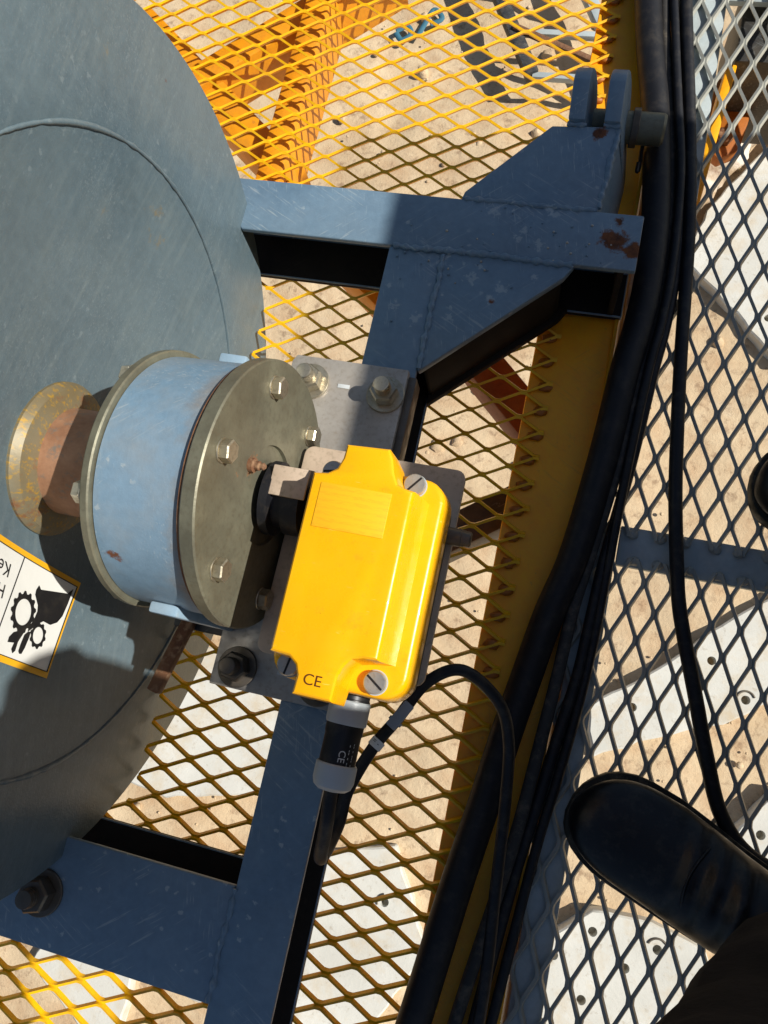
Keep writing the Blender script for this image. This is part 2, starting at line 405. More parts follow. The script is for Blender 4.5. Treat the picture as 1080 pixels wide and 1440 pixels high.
def place_bolt(ms, name, mat, parent, loc, direction=(0, 0, 1), spin=0.):
    q = Vector(direction).to_track_quat('Z', 'Y'); first = None
    Mx = Matrix.Translation(Vector(loc)) @ q.to_matrix().to_4x4() @ Matrix.Rotation(spin, 4, 'Z')
    for k in ('nut', 'washer', 'threaded_end'):
        if k not in ms: continue
        me = ms[k].copy()
        o = link(name if first is None else k, me, mat, parent if first is None else first, 35)
        if first is None: o.matrix_world = Mx; first = o
    return first
def text_mesh(s, size, thick=.0):
    c = D.curves.new('t', 'FONT'); c.body = s; c.size = size; c.extrude = thick; c.align_x = 'CENTER'; c.align_y = 'CENTER'
    o = D.objects.new('t', c); COL.objects.link(o)
    bpy.context.view_layer.update()
    me = D.meshes.new_from_object(o.evaluated_get(bpy.context.evaluated_depsgraph_get())); D.objects.remove(o); D.curves.remove(c); me.materials.clear(); return me

# expanded metal ----------------------------------------------------
TS = [(0, 1), (.05, .97), (.095, .76), (.25, 0), (.405, -.76), (.45, -.97), (.5, -1), (.55, -.97), (.595, -.76), (.75, 0), (.905, .76), (.95, .97)]
def expanded(name, axis, lwd, swd, node, rng_u, rng_v, sw, sh, keep, mat, parent, z=0., tilt=.45):
    """strands run along u (long way of the diamond); rows step across v by half the short way. node: a knuckle (u, v)"""
    vs, fs = [], []; half = swd / 2
    k0 = int((rng_v[0] - node[1]) / half) - 1; k1 = int((rng_v[1] - node[1]) / half) + 1
    for k in range(k0, k1 + 1):
        c = node[1] + (k + .5) * half
        if c < rng_v[0] or c > rng_v[1]: continue
        ph = 0 if k % 2 == 0 else .5          # alternate rows mirror each other and touch in the knuckles
        amp = half / 2 - sw * .42
        prev = None
        i0 = int((rng_u[0] - node[0]) / lwd) - 2; i1 = int((rng_u[1] - node[0]) / lwd) + 2
        for i in range(i0, i1):
            for t, f in TS:
                u = node[0] + (i + t + ph + .5) * lwd; v = c + f * amp
                ok = rng_u[0] <= u <= rng_u[1] and keep(u, v)
                if not ok: 
                    if prev is not None: fs.append(tuple(prev[::-1]) if False else tuple(prev))
                    prev = None; continue
                jz = .0008 * noise.noise(Vector((u * 30, v * 30, 0)))
                zz = z + f * amp * .18 + jz
                ring = []
                for a, b in ((-1, -1), (1, -1), (1, 1), (-1, 1)):
                    dv = a * sw / 2 * math.cos(tilt) - b * sh / 2 * math.sin(tilt)
                    dz = a * sw / 2 * math.sin(tilt) + b * sh / 2 * math.cos(tilt)
                    ring.append(len(vs)); 
                    vs.append((u, v + dv, zz + dz) if axis == 'X' else (v + dv, u, zz + dz))
                if prev is not None:
                    for q in range(4): fs.append((prev[q], prev[(q + 1) % 4], ring[(q + 1) % 4], ring[q]))
                else: fs.append(tuple(ring))
                prev = ring
        if prev is not None: fs.append(tuple(prev))
    bm = bmesh.new(); me = mesh_of(vs, fs); bm.from_mesh(me); D.meshes.remove(me)
    return link(name, from_bm(bm), mat, parent, 50)

# ================================================================== GROUND
GZ = -4.2
def ground():
    bm = bmesh.new(); n = 170; lo, hi = Vector((-9, -7)), Vector((6, 9))
    xs = [lo.x + (hi.x - lo.x) * i / n for i in range(n + 1)]; ys = [lo.y + (hi.y - lo.y) * i / n for i in range(n + 1)]
    grid = []
    for y in ys:
        row = []
        for x in xs:
            e = min(1, min(x - lo.x, hi.x - x, y - lo.y, hi.y - y) / 1.)
            z = noise.fractal(Vector((x * .9, y * .9, 2)), 1, 2, 5) * .05 + noise.noise(Vector((x * 4.5, y * 4.5, 9))) * .02
            row.append(bm.verts.new((x, y, GZ + z * e)))
        grid.append(row)
    for j in range(n):
        for i in range(n): bm.faces.new((grid[j][i], grid[j][i + 1], grid[j + 1][i + 1], grid[j + 1][i]))
    R = 150
    o = [bm.verts.new((x, y, GZ)) for x, y in ((-R, -R), (R, -R), (R, R), (-R, R))]
    bm.faces.new([o[0], o[1]] + [grid[0][i] for i in range(n, -1, -1)])
    bm.faces.new([o[1], o[2]] + [grid[j][n] for j in range(n, -1, -1)])
    bm.faces.new([o[2], o[3]] + [grid[n][i] for i in range(n + 1)])
    bm.faces.new([o[3], o[0]] + [grid[j][0] for j in range(n + 1)])
    tag(link('ground', from_bm(bm), 'ground', None, 80), kind='structure')
ground()

def slab(poly, holes, label, h=.1, hr=.026):
    pts = []
    for i, a in enumerate(poly):
        a, b = Vector(a), Vector(poly[(i + 1) % len(poly)]); n = max(2, int((b - a).length / .07)); nn = Vector((-(b - a).y, (b - a).x)).normalized()
        for k in range(n):
            q = a.lerp(b, k / n); j = .018 * noise.noise(Vector((q.x * 6, q.y * 6, 1))) + .014 * noise.noise(Vector((q.x * 22, q.y * 22, 4)))
            pts.append(tuple(q + nn * j))
    bm = prism_bm(pts, GZ - .06, GZ + h, .010, 1)
    o = link('concrete_slab', from_bm(bm), 'concrete', None, 40)
    if holes:
        cb = bmesh.new()
        for x, y in holes:
            bmesh.ops.create_cone(cb, cap_ends=True, segments=18, radius1=hr, radius2=hr, depth=.16, matrix=Matrix.Translation((x, y, GZ + h)))
        c = D.objects.new('cut', from_bm(cb)); COL.objects.link(c)
        md = o.modifiers.new('b', 'BOOLEAN'); md.operation = 'DIFFERENCE'; md.object = c; md.solver = 'EXACT'
        bpy.context.view_layer.update()
        me = D.meshes.new_from_object(o.evaluated_get(bpy.context.evaluated_depsgraph_get()))
        o.modifiers.clear(); o.data = me; D.objects.remove(c)
        for x, y in holes:   # bent lifting loop beside some holes
            if random.random() < .6: continue
            a = random.uniform(0, 6.28); pts = []; cl = random.uniform(1.6, 3.2); rr = random.uniform(1.6, 2.6)
            for k in range(8):
                t = a + k / 7 * cl; pts.append((x + math.cos(t) * hr * rr, y + math.sin(t) * hr * rr, GZ + h + .004))
            tube('lifting_loop', pts, .006, 'shaft_steel', o, 4, 8)
    return tag(o, label, 'slab', 'precast slabs on the ground')
slab([(.64, 3.12), (1.31, 2.44), (3.3, 3.6), (3.0, 5.4), (1.15, 4.2), (.72, 3.5)], [(1.5, 3.2), (1.2, 2.75)], 'large pale concrete slab on the ground below the tarp bundle')
slab([(.47, .08), (.66, .23), (.944, .478), (1.213, .763), (1.46, .973), (2.2, 1.3), (2.3, .6), (1.44, .298), (1.24, .13), (.909, 0), (.53, -.22)], [(1.339, .30), (1.126, .486), (.72, .12)], 'long pale concrete slab lying diagonally beyond the single loose cable')
slab([(.35, -1.34), (.5, -1.19), (.665, -1.035), (.994, -1.015), (1.283, -1.089), (1.55, -1.5), (1.2, -2.3), (.3, -2.2)], [(.686, -1.146), (.496, -1.32), (.883, -1.285), (.679, -1.504), (.487, -1.673), (1.039, -1.147), (1.2, -1.5)], 'pale concrete slab with many lifting holes below the black shoe')
slab([(1.36, -.47), (1.56, -.15), (2.3, -.1), (2.3, -.75), (1.53, -.73)], [(1.5, -.42)], 'pale concrete slab at the right edge beside the black shoe')
slab([(-2.75, -.95), (-2.55, -.22), (-1.2, .1), (-1.0, -.72), (-1.41, -.9), (-2.0, -1.06)], [], 'white concrete slab seen through mesh between drum and side beam', h=.09)
slab([(-1.75, -1.5), (-1.3, -1.25), (-.5, -.98), (-.2, -1.5), (-.6, -2.3), (-1.6, -2.1)], [(-.5, -1.3)], 'pale concrete slab under the lower yellow mesh near the frame foot', h=.09)
slab([(-2.6, -2.2), (-2.3, -1.5), (-1.95, -1.6), (-1.9, -2.6)], [], 'small pale concrete slab at the lower left below the cross beam', h=.09)

def tarp():
    a, b = Vector((.45, 3.05, GZ + .1)), Vector((1.55, 4.95, GZ + .2)); t = (b - a).normalized(); s = t.cross(Vector((0, 0, 1))).normalized(); vs, fs = [], []; n, m = 60, 28
    a = a + s * -.22; b = b + s * -.22
    for i in range(n + 1):
        f = i / n; p = a.lerp(b, f); R = .2 * (math.sin(math.pi * min(1, max(0, f * .98 + .01))) ** .4)
        for k in range(m):
            an = 2 * math.pi * k / m
            q = R * (1 + .45 * noise.fractal(Vector((f * 9, math.cos(an) * 1.2, math.sin(an) * 1.2)), 1, 2, 4))
            vs.append(p + s * math.cos(an) * q + Vector((0, 0, max(math.sin(an) * q * .7, -.12))))
    for i in range(n):
        for k in range(m): fs.append((i * m + k, i * m + (k + 1) % m, (i + 1) * m + (k + 1) % m, (i + 1) * m + k))
    fs.append(tuple(range(m))); fs.append(tuple(range(n * m, n * m + m)))
    bm = bmesh.new(); me = mesh_of(vs, fs); bm.from_mesh(me)
    tag(link('tarp_bundle', from_bm(bm), 'tarp', None, 70), 'crumpled pale woven tarp bundle on the ground beside large slab', 'tarp')
tarp()
# blue spray marks on the ground
bm_pts = [[(-1.78, 4.86), (-1.72, 4.80), (-1.66, 4.86), (-1.70, 4.93), (-1.78, 4.88)], [(-1.60, 4.84), (-1.57, 4.95), (-1.52, 5.10), (-1.44, 5.02), (-1.52, 4.96)]]
sp = thing('spray_mark', 'blue-green spray paint mark on the sand under the yellow mesh', 'paint mark')
for pp in bm_pts:
    vs, fs = tube_data(catmull([(x, y, GZ + .05) for x, y in pp], 6), .022, 8)
    link('stroke', mesh_of([(v[0], v[1], GZ + .045 + (v[2] - GZ - .05) * .6) for v in vs], fs), 'blue_paint', sp, 60)
# scattered stones
st = []
for i in range(260):
    x, y = random.uniform(-2.4, 1.7), random.uniform(-1.9, 5.2)
    bm = bmesh.new(); bmesh.ops.create_icosphere(bm, subdivisions=2, radius=.008 + .045 * random.random() ** 4)
    for v in bm.verts: v.co *= 1 + .35 * noise.noise(v.co * 30 + Vector((i, 0, 0)))
    bmesh.ops.transform(bm, matrix=Matrix.Translation((x, y, GZ + .02)), verts=bm.verts); st.append(bm)
bm0 = bmesh.new()
for b in st:
    me = D.meshes.new('x'); b.to_mesh(me); b.free(); bm0.from_mesh(me); D.meshes.remove(me)
tag(link('loose_stones', from_bm(bm0), 'ground', None, 40), 'small loose clods and stones scattered over the sand', 'stones', kind='stuff')

# steel lattice section lying on the ground beyond the hinge
lt = thing('lattice_section', 'grey steel lattice section lying on the sand beyond the hinge lugs', 'lattice')
LZ = GZ + .25
def gp(x, y): return Vector((x, y, LZ))
for a, b, wd, m in (((-1.62, 6.2), (-.62, 4.35), .09, 'dark_steel'), ((-.95, 6.2), (.05, 4.35), .08, 'grey_walk')):
    bar_between('chord', gp(*a), gp(*b), wd, wd, m, lt)
for k in (0, 2, 4, 5):
    t = k / 5; a = Vector((-1.62, 6.2)).lerp(Vector((-.62, 4.35)), t); b = Vector((-.95, 6.2)).lerp(Vector((.05, 4.35)), t)
    bar_between('lacing', gp(a.x, a.y), gp(b.x, b.y), .045, .045, 'grey_walk', lt)
    if k < 5:
        t2 = (k + 1) / 5; b2 = Vector((-.95, 6.2)).lerp(Vector((.05, 4.35)), t2)
        bar_between('lacing', gp(a.x, a.y) + Vector((0, 0, .05)), gp(b2.x, b2.y) + Vector((0, 0, .05)), .04, .04, 'rusty_steel', lt)

# ================================================================== YELLOW PLATFORM
yp = thing('yellow_platform', 'yellow steel platform of expanded mesh around the rope drum', 'platform')
def drum_hole(x, y): return not (x < -.3635 and -.185 < y < .410)
expanded('mesh_panel', 'X', .0535, .0285, (-.150, .697), (-1.05, -.012), (-.75, 1.35), .0031, .0046, drum_hole, 'yellow_mesh', yp)
# edge channel: top flange, lip, web and bottom flange
ch = [(-.040, -.0035), (.044, -.0035), (.044, .006), (.040, .006), (.040, -.0095), (.006, -.0095), (.006, -.1), (.040, -.1), (.040, -.108), (-.0, -.108), (-.0, -.0095), (-.040, -.0095)]
def extrude_y(name, prof, y0, y1, mat, parent, off=.0008):
    bm = bmesh.new(); a = [bm.verts.new((x, y0, z)) for x, z in prof]; b = [bm.verts.new((x, y1, z)) for x, z in prof]; n = len(prof)
    bm.faces.new(a); bm.faces.new(b)
    for i in range(n): bm.faces.new((a[i], a[(i + 1) % n], b[(i + 1) % n], b[i]))
    bmesh.ops.recalc_face_normals(bm, faces=bm.faces); bev(bm, off, 1)
    return link(name, from_bm(bm), mat, parent, 40)
extrude_y('edge_channel', ch, -.9, 1.5, 'yellow_steel', yp)
bar_between('cross_tube', (-.412, .50, -.055), (-.412, 1.3, -.055), .034, .08, 'yellow_old', yp)
bar_between('brace', (-.72, .60, -.075), (-.33, .955, -.075), .04, .07, 'yellow_old', yp)
bar_between('brace', (-.70, .845, -.082), (-.40, .605, -.082), .045, .06, 'yellow_old', yp)
bar_between('brace', (-.41, .575, -.065), (-.20, .42, -.065), .04, .06, 'yellow_old', yp)
bar_between('cross_tube', (-.17, .455, -.11), (-.002, .298, -.11), .046, .06, 'red_oxide', yp).name = 'brace'
bar_between('brace', (-.30, .02, -.1), (.0, .245, -.1), .042, .06, 'dark_steel', yp)
bar_between('cross_tube', (-1.0, -.52, -.06), (.0, -.52, -.06), .05, .08, 'yellow_steel', yp)
bar_between('cross_tube', (-1.0, 1.05, -.06), (.0, 1.05, -.06), .05, .08, 'yellow_steel', yp)
# stitch welds where the mesh meets the channel
wb = []
for k in range(-24, 46):
    y = .697 + k * .0285 + .010
    if -.6 < y < 1.2:
        p = Vector((-.024 + random.uniform(-.003, .003), y, -.001))
        bm = bmesh.new(); bmesh.ops.create_icosphere(bm, subdivisions=2, radius=.0056)
        for v in bm.verts: v.co = Vector((v.co.x * 1.5, v.co.y, v.co.z * .6)) * (1 + .3 * noise.noise(v.co * 400 + p * 99))
        o = link('stitch_weld', from_bm(bm), 'orange_steel', yp, 60); o.location = p

# ================================================================== GREY WALKWAY
gw = thing('grey_walkway', 'grey steel walkway of expanded mesh that the person stands on', 'platform')
expanded('mesh_panel', 'Y', .058, .027, (.593, .118), (.186, 1.35), (.056, 1.30), .0036, .0048, lambda u, v: v < .52, 'grey_mesh', gw, z=.0005)
expanded('mesh_panel', 'Y', .058, .027, (.142, .112), (-.9, .168), (.046, 1.30), .0036, .0048, lambda u, v: v < .52, 'grey_mesh', gw, z=.0005)
box('bounce_blocker', (.505, -.9, -.008), (1.2995, 1.5, -.0036), 'grey_walk', gw, .001)  # unseen solid plate added to block light bouncing up from the ground
box('edge_flange', (.049, -.9, -.012), (.080, .19, -.0035), 'grey_walk', gw, .0015)
box('edge_flange', (.049, .54, -.012), (.107, 1.5, -.0035), 'grey_walk', gw, .0015)
box('edge_web', (.049, -.9, -.1), (.056, 1.5, -.0125), 'grey_walk', gw, .0015)
box('cross_bar', (.081, .156, -.009), (.504, .198, -.0025), 'grey_walk', gw, .0015)
box('cross_bar', (.108, .86, -.012), (.504, .93, -.004), 'grey_walk', gw, .0015)
box('cross_bar', (.081, -.55, -.012), (.504, -.5, -.0035), 'grey_walk', gw, .0015)
box('under_beam', (.13, .80, -.17), (1.29, .93, -.03), 'dark_steel', gw, .003)
box('outer_beam', (1.3, -.9, -.12), (1.36, 1.5, -.002), 'grey_walk', gw, .003)
hp = prism('hinge_plate', [(.118, .85), (.165, .85), (.172, .80), (.163, .742), (.140, .728), (.118, .745)], -.13, -.112, 'orange_steel', gw, .002)
lathe('bolt_head', [(0, .012), (.008, .012), (.010, .009)], (.142, .758, -.112), 'rusty_steel', hp, 'Z', 6)
bar_between('toe_brace', (.098, .50, -.06), (.128, .80, -.06), .012, .05, 'yellow_steel', gw, .002)
for k in range(12):
    x = .118 + (k - 1) * .027
    for yy, dx in ((.190, 0), (.163, .006)):
        p = Vector((x + dx + random.uniform(-.003, .003), yy, -.001))
        bm = bmesh.new(); bmesh.ops.create_icosphere(bm, subdivisions=2, radius=.005)
        for v in bm.verts: v.co = Vector((v.co.x * 1.2, v.co.y, v.co.z * .6)) * (1 + .4 * noise.noise(v.co * 400 + p * 99))
        o = link('stitch_weld', from_bm(bm), 'grey_mesh', gw, 60); o.location = p

# ================================================================== WINCH FRAME
FT = .105
wf = thing('winch_frame', 'blue-grey welded steel frame carrying the drum bearing, with hinge lugs', 'frame')
def channel(name, prof, ends, inner):
    # C-section: prof (s, z) across, ends(s) gives both end points; faces on the open side are coloured near-black as shade
    bm = bmesh.new(); a = [bm.verts.new(ends(s_, z)[0]) for s_, z in prof]; b = [bm.verts.new(ends(s_, z)[1]) for s_, z in prof]; n = len(prof)
    bm.faces.new(a); bm.faces.new(b)
    for i in range(n):
        f = bm.faces.new((a[i], a[(i + 1) % n], b[(i + 1) % n], b[i]))
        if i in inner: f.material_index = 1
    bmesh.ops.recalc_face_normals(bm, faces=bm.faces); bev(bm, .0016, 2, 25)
    o = link(name, from_bm(bm), 'frame_blue', wf, 40); o.data.materials.append(M['recess_shade']); return o
xl = lambda y, z: -.3650 if math.hypot(y - .115, z - .225) < .362 else -.41
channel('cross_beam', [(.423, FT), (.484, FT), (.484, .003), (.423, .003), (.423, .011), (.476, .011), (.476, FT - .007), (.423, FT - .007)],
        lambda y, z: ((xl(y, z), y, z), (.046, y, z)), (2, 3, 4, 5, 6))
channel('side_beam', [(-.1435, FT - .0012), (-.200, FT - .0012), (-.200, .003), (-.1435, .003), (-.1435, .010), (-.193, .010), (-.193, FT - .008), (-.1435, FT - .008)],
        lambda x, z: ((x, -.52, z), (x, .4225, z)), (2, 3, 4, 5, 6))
prism('gusset_plate', [(-.143, .4225), (-.012, .4225), (-.020, .408), (-.141, .291), (-.143, .291)], FT - .010, FT - .0004, 'frame_blue', wf, .0012)
prism('gusset_plate', [(-.143, .4225), (-.012, .4225), (-.020, .408), (-.141, .291), (-.143, .291)], .008, .018, 'recess_shade', wf, .0012)  # lower plate and stiffeners take the painted shade colour below the gusset
prism('stiffener', [(-.142, .4215), (-.022, .4215), (-.028, .408), (-.138, .301), (-.142, .301)], .0185, FT - .0105, 'recess_shade', wf, .001)
box('end_stiffener', (.030, .424, .0115), (.036, .4755, FT - .0075), 'recess_shade', wf, .0005)
prism('gusset_plate', [(-.137, .4845), (-.135, .493), (-.060, .579), (.0075, .583), (.0005, .4845)], FT - .012, FT - .0008, 'frame_blue', wf, .0012)
link('side_plate', from_bm(prism_bm([(-.008, .4845), (-.001, .583), (.0075, .583), (.0005, .4845)], .004, FT - .013, .001, 2, [(.010, .4845), (.017, .583), (.0255, .583), (.0185, .4845)])), 'frame_blue', wf, 40)
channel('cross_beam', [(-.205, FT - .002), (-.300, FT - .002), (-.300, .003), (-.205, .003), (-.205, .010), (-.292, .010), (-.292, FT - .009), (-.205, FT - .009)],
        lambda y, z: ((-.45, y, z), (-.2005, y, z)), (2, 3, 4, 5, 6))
bead('weld_bead', (-.2003, -.298, FT - .0015), (-.2003, -.207, FT - .0015), .0034, 'frame_blue', wf)
def lug(x0, x1):
    # upright rounded plate in the YZ plane
    prof = [(.5835, .0), (.5835, FT + .006), (.622, FT + .016)] + [(.622 + .034 * math.cos(a), .087 + .034 * math.sin(a)) for a in [rad(d) for d in range(88, -91, -16)]] + [(.61, .02), (.60, 0)]
    ln = lambda z: (FT - z) * .16
    bm = bmesh.new(); a = [bm.verts.new((x0 + ln(z), y, z)) for y, z in prof]; b = [bm.verts.new((x1 + ln(z), y, z)) for y, z in prof]; n = len(prof)
    bm.faces.new(a); bm.faces.new(b)
    for i in range(n): bm.faces.new((a[i], a[(i + 1) % n], b[(i + 1) % n], b[i]))
    bmesh.ops.recalc_face_normals(bm, faces=bm.faces); bev(bm, .0015, 2)
    return link('hinge_lug', from_bm(bm), 'frame_blue', wf, 35)
lug(-.044, -.027); lug(-.008, .0085)
bead('weld_bead', (-.196, .4225, FT + .0005), (-.014, .4225, FT + .0005), .0042, 'frame_blue', wf)
bead('weld_bead', (-.1425, .418, FT), (-.1425, .292, FT), .0036, 'frame_blue', wf)
bead('weld_bead', (-.133, .4845, FT), (-.002, .4845, FT), .0034, 'frame_blue', wf)
bead('weld_bead', (.001, .488, FT - .001), (.0075, .578, FT - .001), .0038, 'frame_blue', wf)
bead('weld_bead', (-.046, .582, FT), (-.026, .582, FT), .003, 'frame_blue', wf)
bead('weld_bead', (-.009, .583, FT), (.008, .583, FT), .003, 'frame_blue', wf)
# weld spatter
for i in range(46):
    x = random.uniform(-.19, .02); y = random.choice([random.gauss(.452, .018), random.gauss(.40, .03)])
    if y < .425 and x > -.143 and (y - .291) < (x + .141): continue
    y = min(.478, max(.30, y))
    bm = bmesh.new(); bmesh.ops.create_icosphere(bm, subdivisions=1, radius=random.uniform(.0009, .0018))
    o = link('weld_spatter', from_bm(bm), 'frame_blue' if i % 3 else 'galv_plate', wf, 60); o.location = (x, y, FT)
bar_between('stop_bar', (-.309, .015, .092), (-.327, -.064, .092), .012, .012, 'rusty_steel', wf, .0015)
prism('stop_bracket', [(-.330, .0), (-.2005, .0), (-.2005, .10), (-.330, .10)], .03, .085, 'dark_steel', wf, .002)
bolt20 = hexbolt_meshes(.0155, .0155, .0085, .012, .0205, .003)
place_bolt(bolt20, 'foot_bolt', 'shaft_steel', wf, (-.375, -.255, FT - .002), (0, 0, 1), .3)

hpn = thing('hinge_pin', 'greasy steel hinge pin through the blue lugs beside the thick hose', 'pin')
lathe('pin_body', [(-.046, .0155), (-.045, .0165), (.052, .0165), (.055, .0145)], (0, .622, .058), 'zinc_olive', hpn, 'X', 32)
lathe('retaining_collar', [(.020, .0195), (.0205, .020), (.027, .020), (.0275, .0195)], (0, .622, .058), 'shaft_steel', hpn, 'X', 32)
tube('cotter_pin', [(.036, .622, .036), (.036, .612, .030), (.037, .598, .028), (.035, .590, .030), (.035, .600, .032)], .0022, 'black_plastic', hpn, 6, 8)

# ================================================================== ROPE DRUM
Y0, Z0 = .115, .225
AX = (0, Y0, Z0)
dr = thing('rope_drum', 'large grey rope drum with round flange and short axle', 'drum')
prof = [(-.384, .285), (-.384, .3585), (-.3825, .36), (-.3675, .36), (-.366, .3585), (-.366, .30), (-.3662, .2650), (-.3685, .2600), (-.4045, .070), (-.405, .0655), (-.42, .0655), (-.42, .285), (-.384, .285)]
lathe('flange', prof, AX, 'drum_grey', dr, 'X', 160, 25, False)
# weld ring on the flange
pts = [Vector((-.3683, Y0 + .2600 * math.cos(t), Z0 + .2600 * math.sin(t))) for t in [math.pi + 2 * math.pi * k / 520 for k in range(521)]]
vs, fs = tube_data(pts, lambda t: .0028 * (.6 + .3 * noise.noise(Vector((t * 160, 0, 0))) + .45 * max(0, noise.noise(Vector((t * 16, 5, 0))))), 10, 0., (1, 0, 0))
link('weld_ring', from_bm((lambda b: (b.from_mesh(mesh_of(vs, fs)), b)[1])(bmesh.new())), 'drum_grey', dr, 60)
lathe('hub_boss', [(-.425, .0660), (-.4025, .0660), (-.3965, .0610), (-.3935, .0500), (-.3925, .0470), (-.3925, .03)], AX, 'hub', dr, 'X', 72)
lathe('axle', [(-.43, .0455), (-.33, .0455), (-.33, .037), (-.30, .037)], AX, 'axle', dr, 'X', 64)
lathe('barrel', [(-1.05, .25), (-.4205, .25)], AX, 'drum_grey', dr, 'X', 96)
lathe('flange', [(-1.066, .25), (-1.066, .359), (-1.065, .36), (-1.052, .36), (-1.051, .359), (-1.051, .25)], AX, 'drum_grey', dr, 'X', 96)
# hoisting rope turns
pts = []
for k in range(0, 46 * 28 + 1):
    t = 2 * math.pi * k / 28; pts.append(Vector((-.432 - t / (2 * math.pi) * .0131, Y0 + .2565 * math.cos(t), Z0 + .2565 * math.sin(t))))
vs, fs = tube_data(pts, .0064, 6)
link('rope_winding', mesh_of(vs, fs), 'shaft_steel', dr, 60)

# warning sticker glued to the flange (pieces follow its cone)
def on_flange(y, z, lift):
    r = min(max(math.hypot(y - Y0, z - Z0), .07), .26)
    return Vector((-.4045 + .036 * (r - .07) / .19 + lift, y, z))
def sticker(name, poly, lift, mat, parent):
    bm = bmesh.new(); vs = [bm.verts.new(on_flange(y, z, lift)) for y, z in poly]; f = bm.faces.new(vs)
    bmesh.ops.triangulate(bm, faces=[f]); big = max((a.co - b.co).length for a in vs for b in vs); bmesh.ops.subdivide_edges(bm, edges=bm.edges, cuts=12 if big > .05 else 2, use_grid_fill=True)
    for v in bm.verts: v.co = on_flange(v.co.y, v.co.z, lift)
    bmesh.ops.recalc_face_normals(bm, faces=bm.faces)
    if sum(f.normal.x for f in bm.faces) < 0: bmesh.ops.reverse_faces(bm, faces=bm.faces)
    ex = bmesh.ops.extrude_face_region(bm, geom=bm.faces[:])
    for v in ex['geom']:
        if isinstance(v, bmesh.types.BMVert): v.co.x -= .0004
    return link(name, from_bm(bm), mat, parent, 30)
A_, B_ = Vector((.019, .157)), Vector((-.066, .186))       # right end of the sticker (top, bottom)
dirv = Vector((.038 - .019, .272 - .157)); dirv2 = Vector((-.058 + .066, .244 - .186))
C_ = A_ + dirv * 1.55; D_ = B_ + dirv.normalized() * (dirv.length * 1.55)
def bil(s, t):   # s along the sticker from its right end, t across from the top edge
    return (A_.lerp(C_, s)).lerp(B_.lerp(D_, s), t)
stk = sticker('warning_sticker', [bil(0, 0), bil(0, 1), bil(.5, 1), bil(1, 1), bil(1, 0), bil(.5, 0)], .0016, 'border_yellow', dr)
sticker('white_field', [bil(.022, .055), bil(.022, .945), bil(.5, .945), bil(.98, .945), bil(.98, .055), bil(.5, .055)], .0023, 'white_label', stk)
sticker('divider_line', [bil(.452, .055), bil(.452, .945), bil(.457, .945), bil(.457, .055)], .0030, 'print_black', stk)
for t in (.055, .938): sticker('border_line', [bil(.022, t), bil(.022, t + .008), bil(.98, t + .008), bil(.98, t)], .0030, 'print_black', stk)
sticker('border_line', [bil(.022, .055), bil(.022, .945), bil(.027, .945), bil(.027, .055)], .0030, 'print_black', stk)
def gear(cy, cz, r, n, name='gear_print'):
    o, i = [], []
    N = n * 4
    for k in range(N):
        a = 2 * math.pi * k / N; rr = r * (1.0 if k % 4 in (0, 1) else .86)
        o.append((cy + rr * math.cos(a), cz + rr * math.sin(a))); i.append((cy + r * .62 * math.cos(a), cz + r * .62 * math.sin(a)))
    vs = [on_flange(y, z, .0030) for y, z in o + i]; fs = [(k, (k + 1) % N, N + (k + 1) % N, N + k) for k in range(N)]
    bm = bmesh.new(); bm.from_mesh(mesh_of(vs, fs)); bmesh.ops.recalc_face_normals(bm, faces=bm.faces)
    if sum(f.normal.x for f in bm.faces) < 0: bmesh.ops.reverse_faces(bm, faces=bm.faces)
    me = D.meshes.new('g'); bm.to_mesh(me); bm.free(); link(name, me, 'print_black', stk)
gear(-.0155, .2315, .0168, 13); gear(-.032, .2077, .0110, 10)
sticker('hand_print', [(.008, .215), (.004, .218), (.0, .2185), (-.008, .213), (-.013, .2125), (-.020, .2155), (-.027, .2215), (-.030, .2215), (-.027, .2165), (-.023, .210), (-.020, .203), (-.022, .193), (-.019, .184), (-.013, .178), (-.002, .173), (.012, .168), (.007, .1745), (-.005, .186), (-.003, .200), (.0, .208), (.005, .212)], .0030, 'print_black', stk)
sticker('hand_print', [(-.040, .246), (-.036, .245), (-.032, .240), (-.029, .2275), (-.032, .2275), (-.039, .233), (-.046, .235), (-.048, .238), (-.045, .240), (-.040, .2375), (-.039, .241)], .0030, 'print_black', stk)
sticker('hand_print', [(-.030, .221), (-.033, .2255), (-.041, .229), (-.046, .2305), (-.048, .229), (-.048, .2265), (-.043, .223), (-.034, .219), (-.030, .218)], .0030, 'print_black', stk)
def flange_text(s, size, y, z, dy, dz, name='lettering'):
    me = text_mesh(s, size); d = Vector((dy, dz)).normalized(); u = Vector((-d.y, d.x))
    for v in me.vertices:
        q = Vector((y, z)) + d * v.co.x + u * v.co.y; v.co = on_flange(q.x, q.y, .0031)
    link(name, me, 'print_black', stk)
dd = dirv.normalized()
flange_text('Keep', .0155, .0165, .2725, dd.x, dd.y)
flange_text('Hands', .0155, .0005, .2790, dd.x, dd.y)

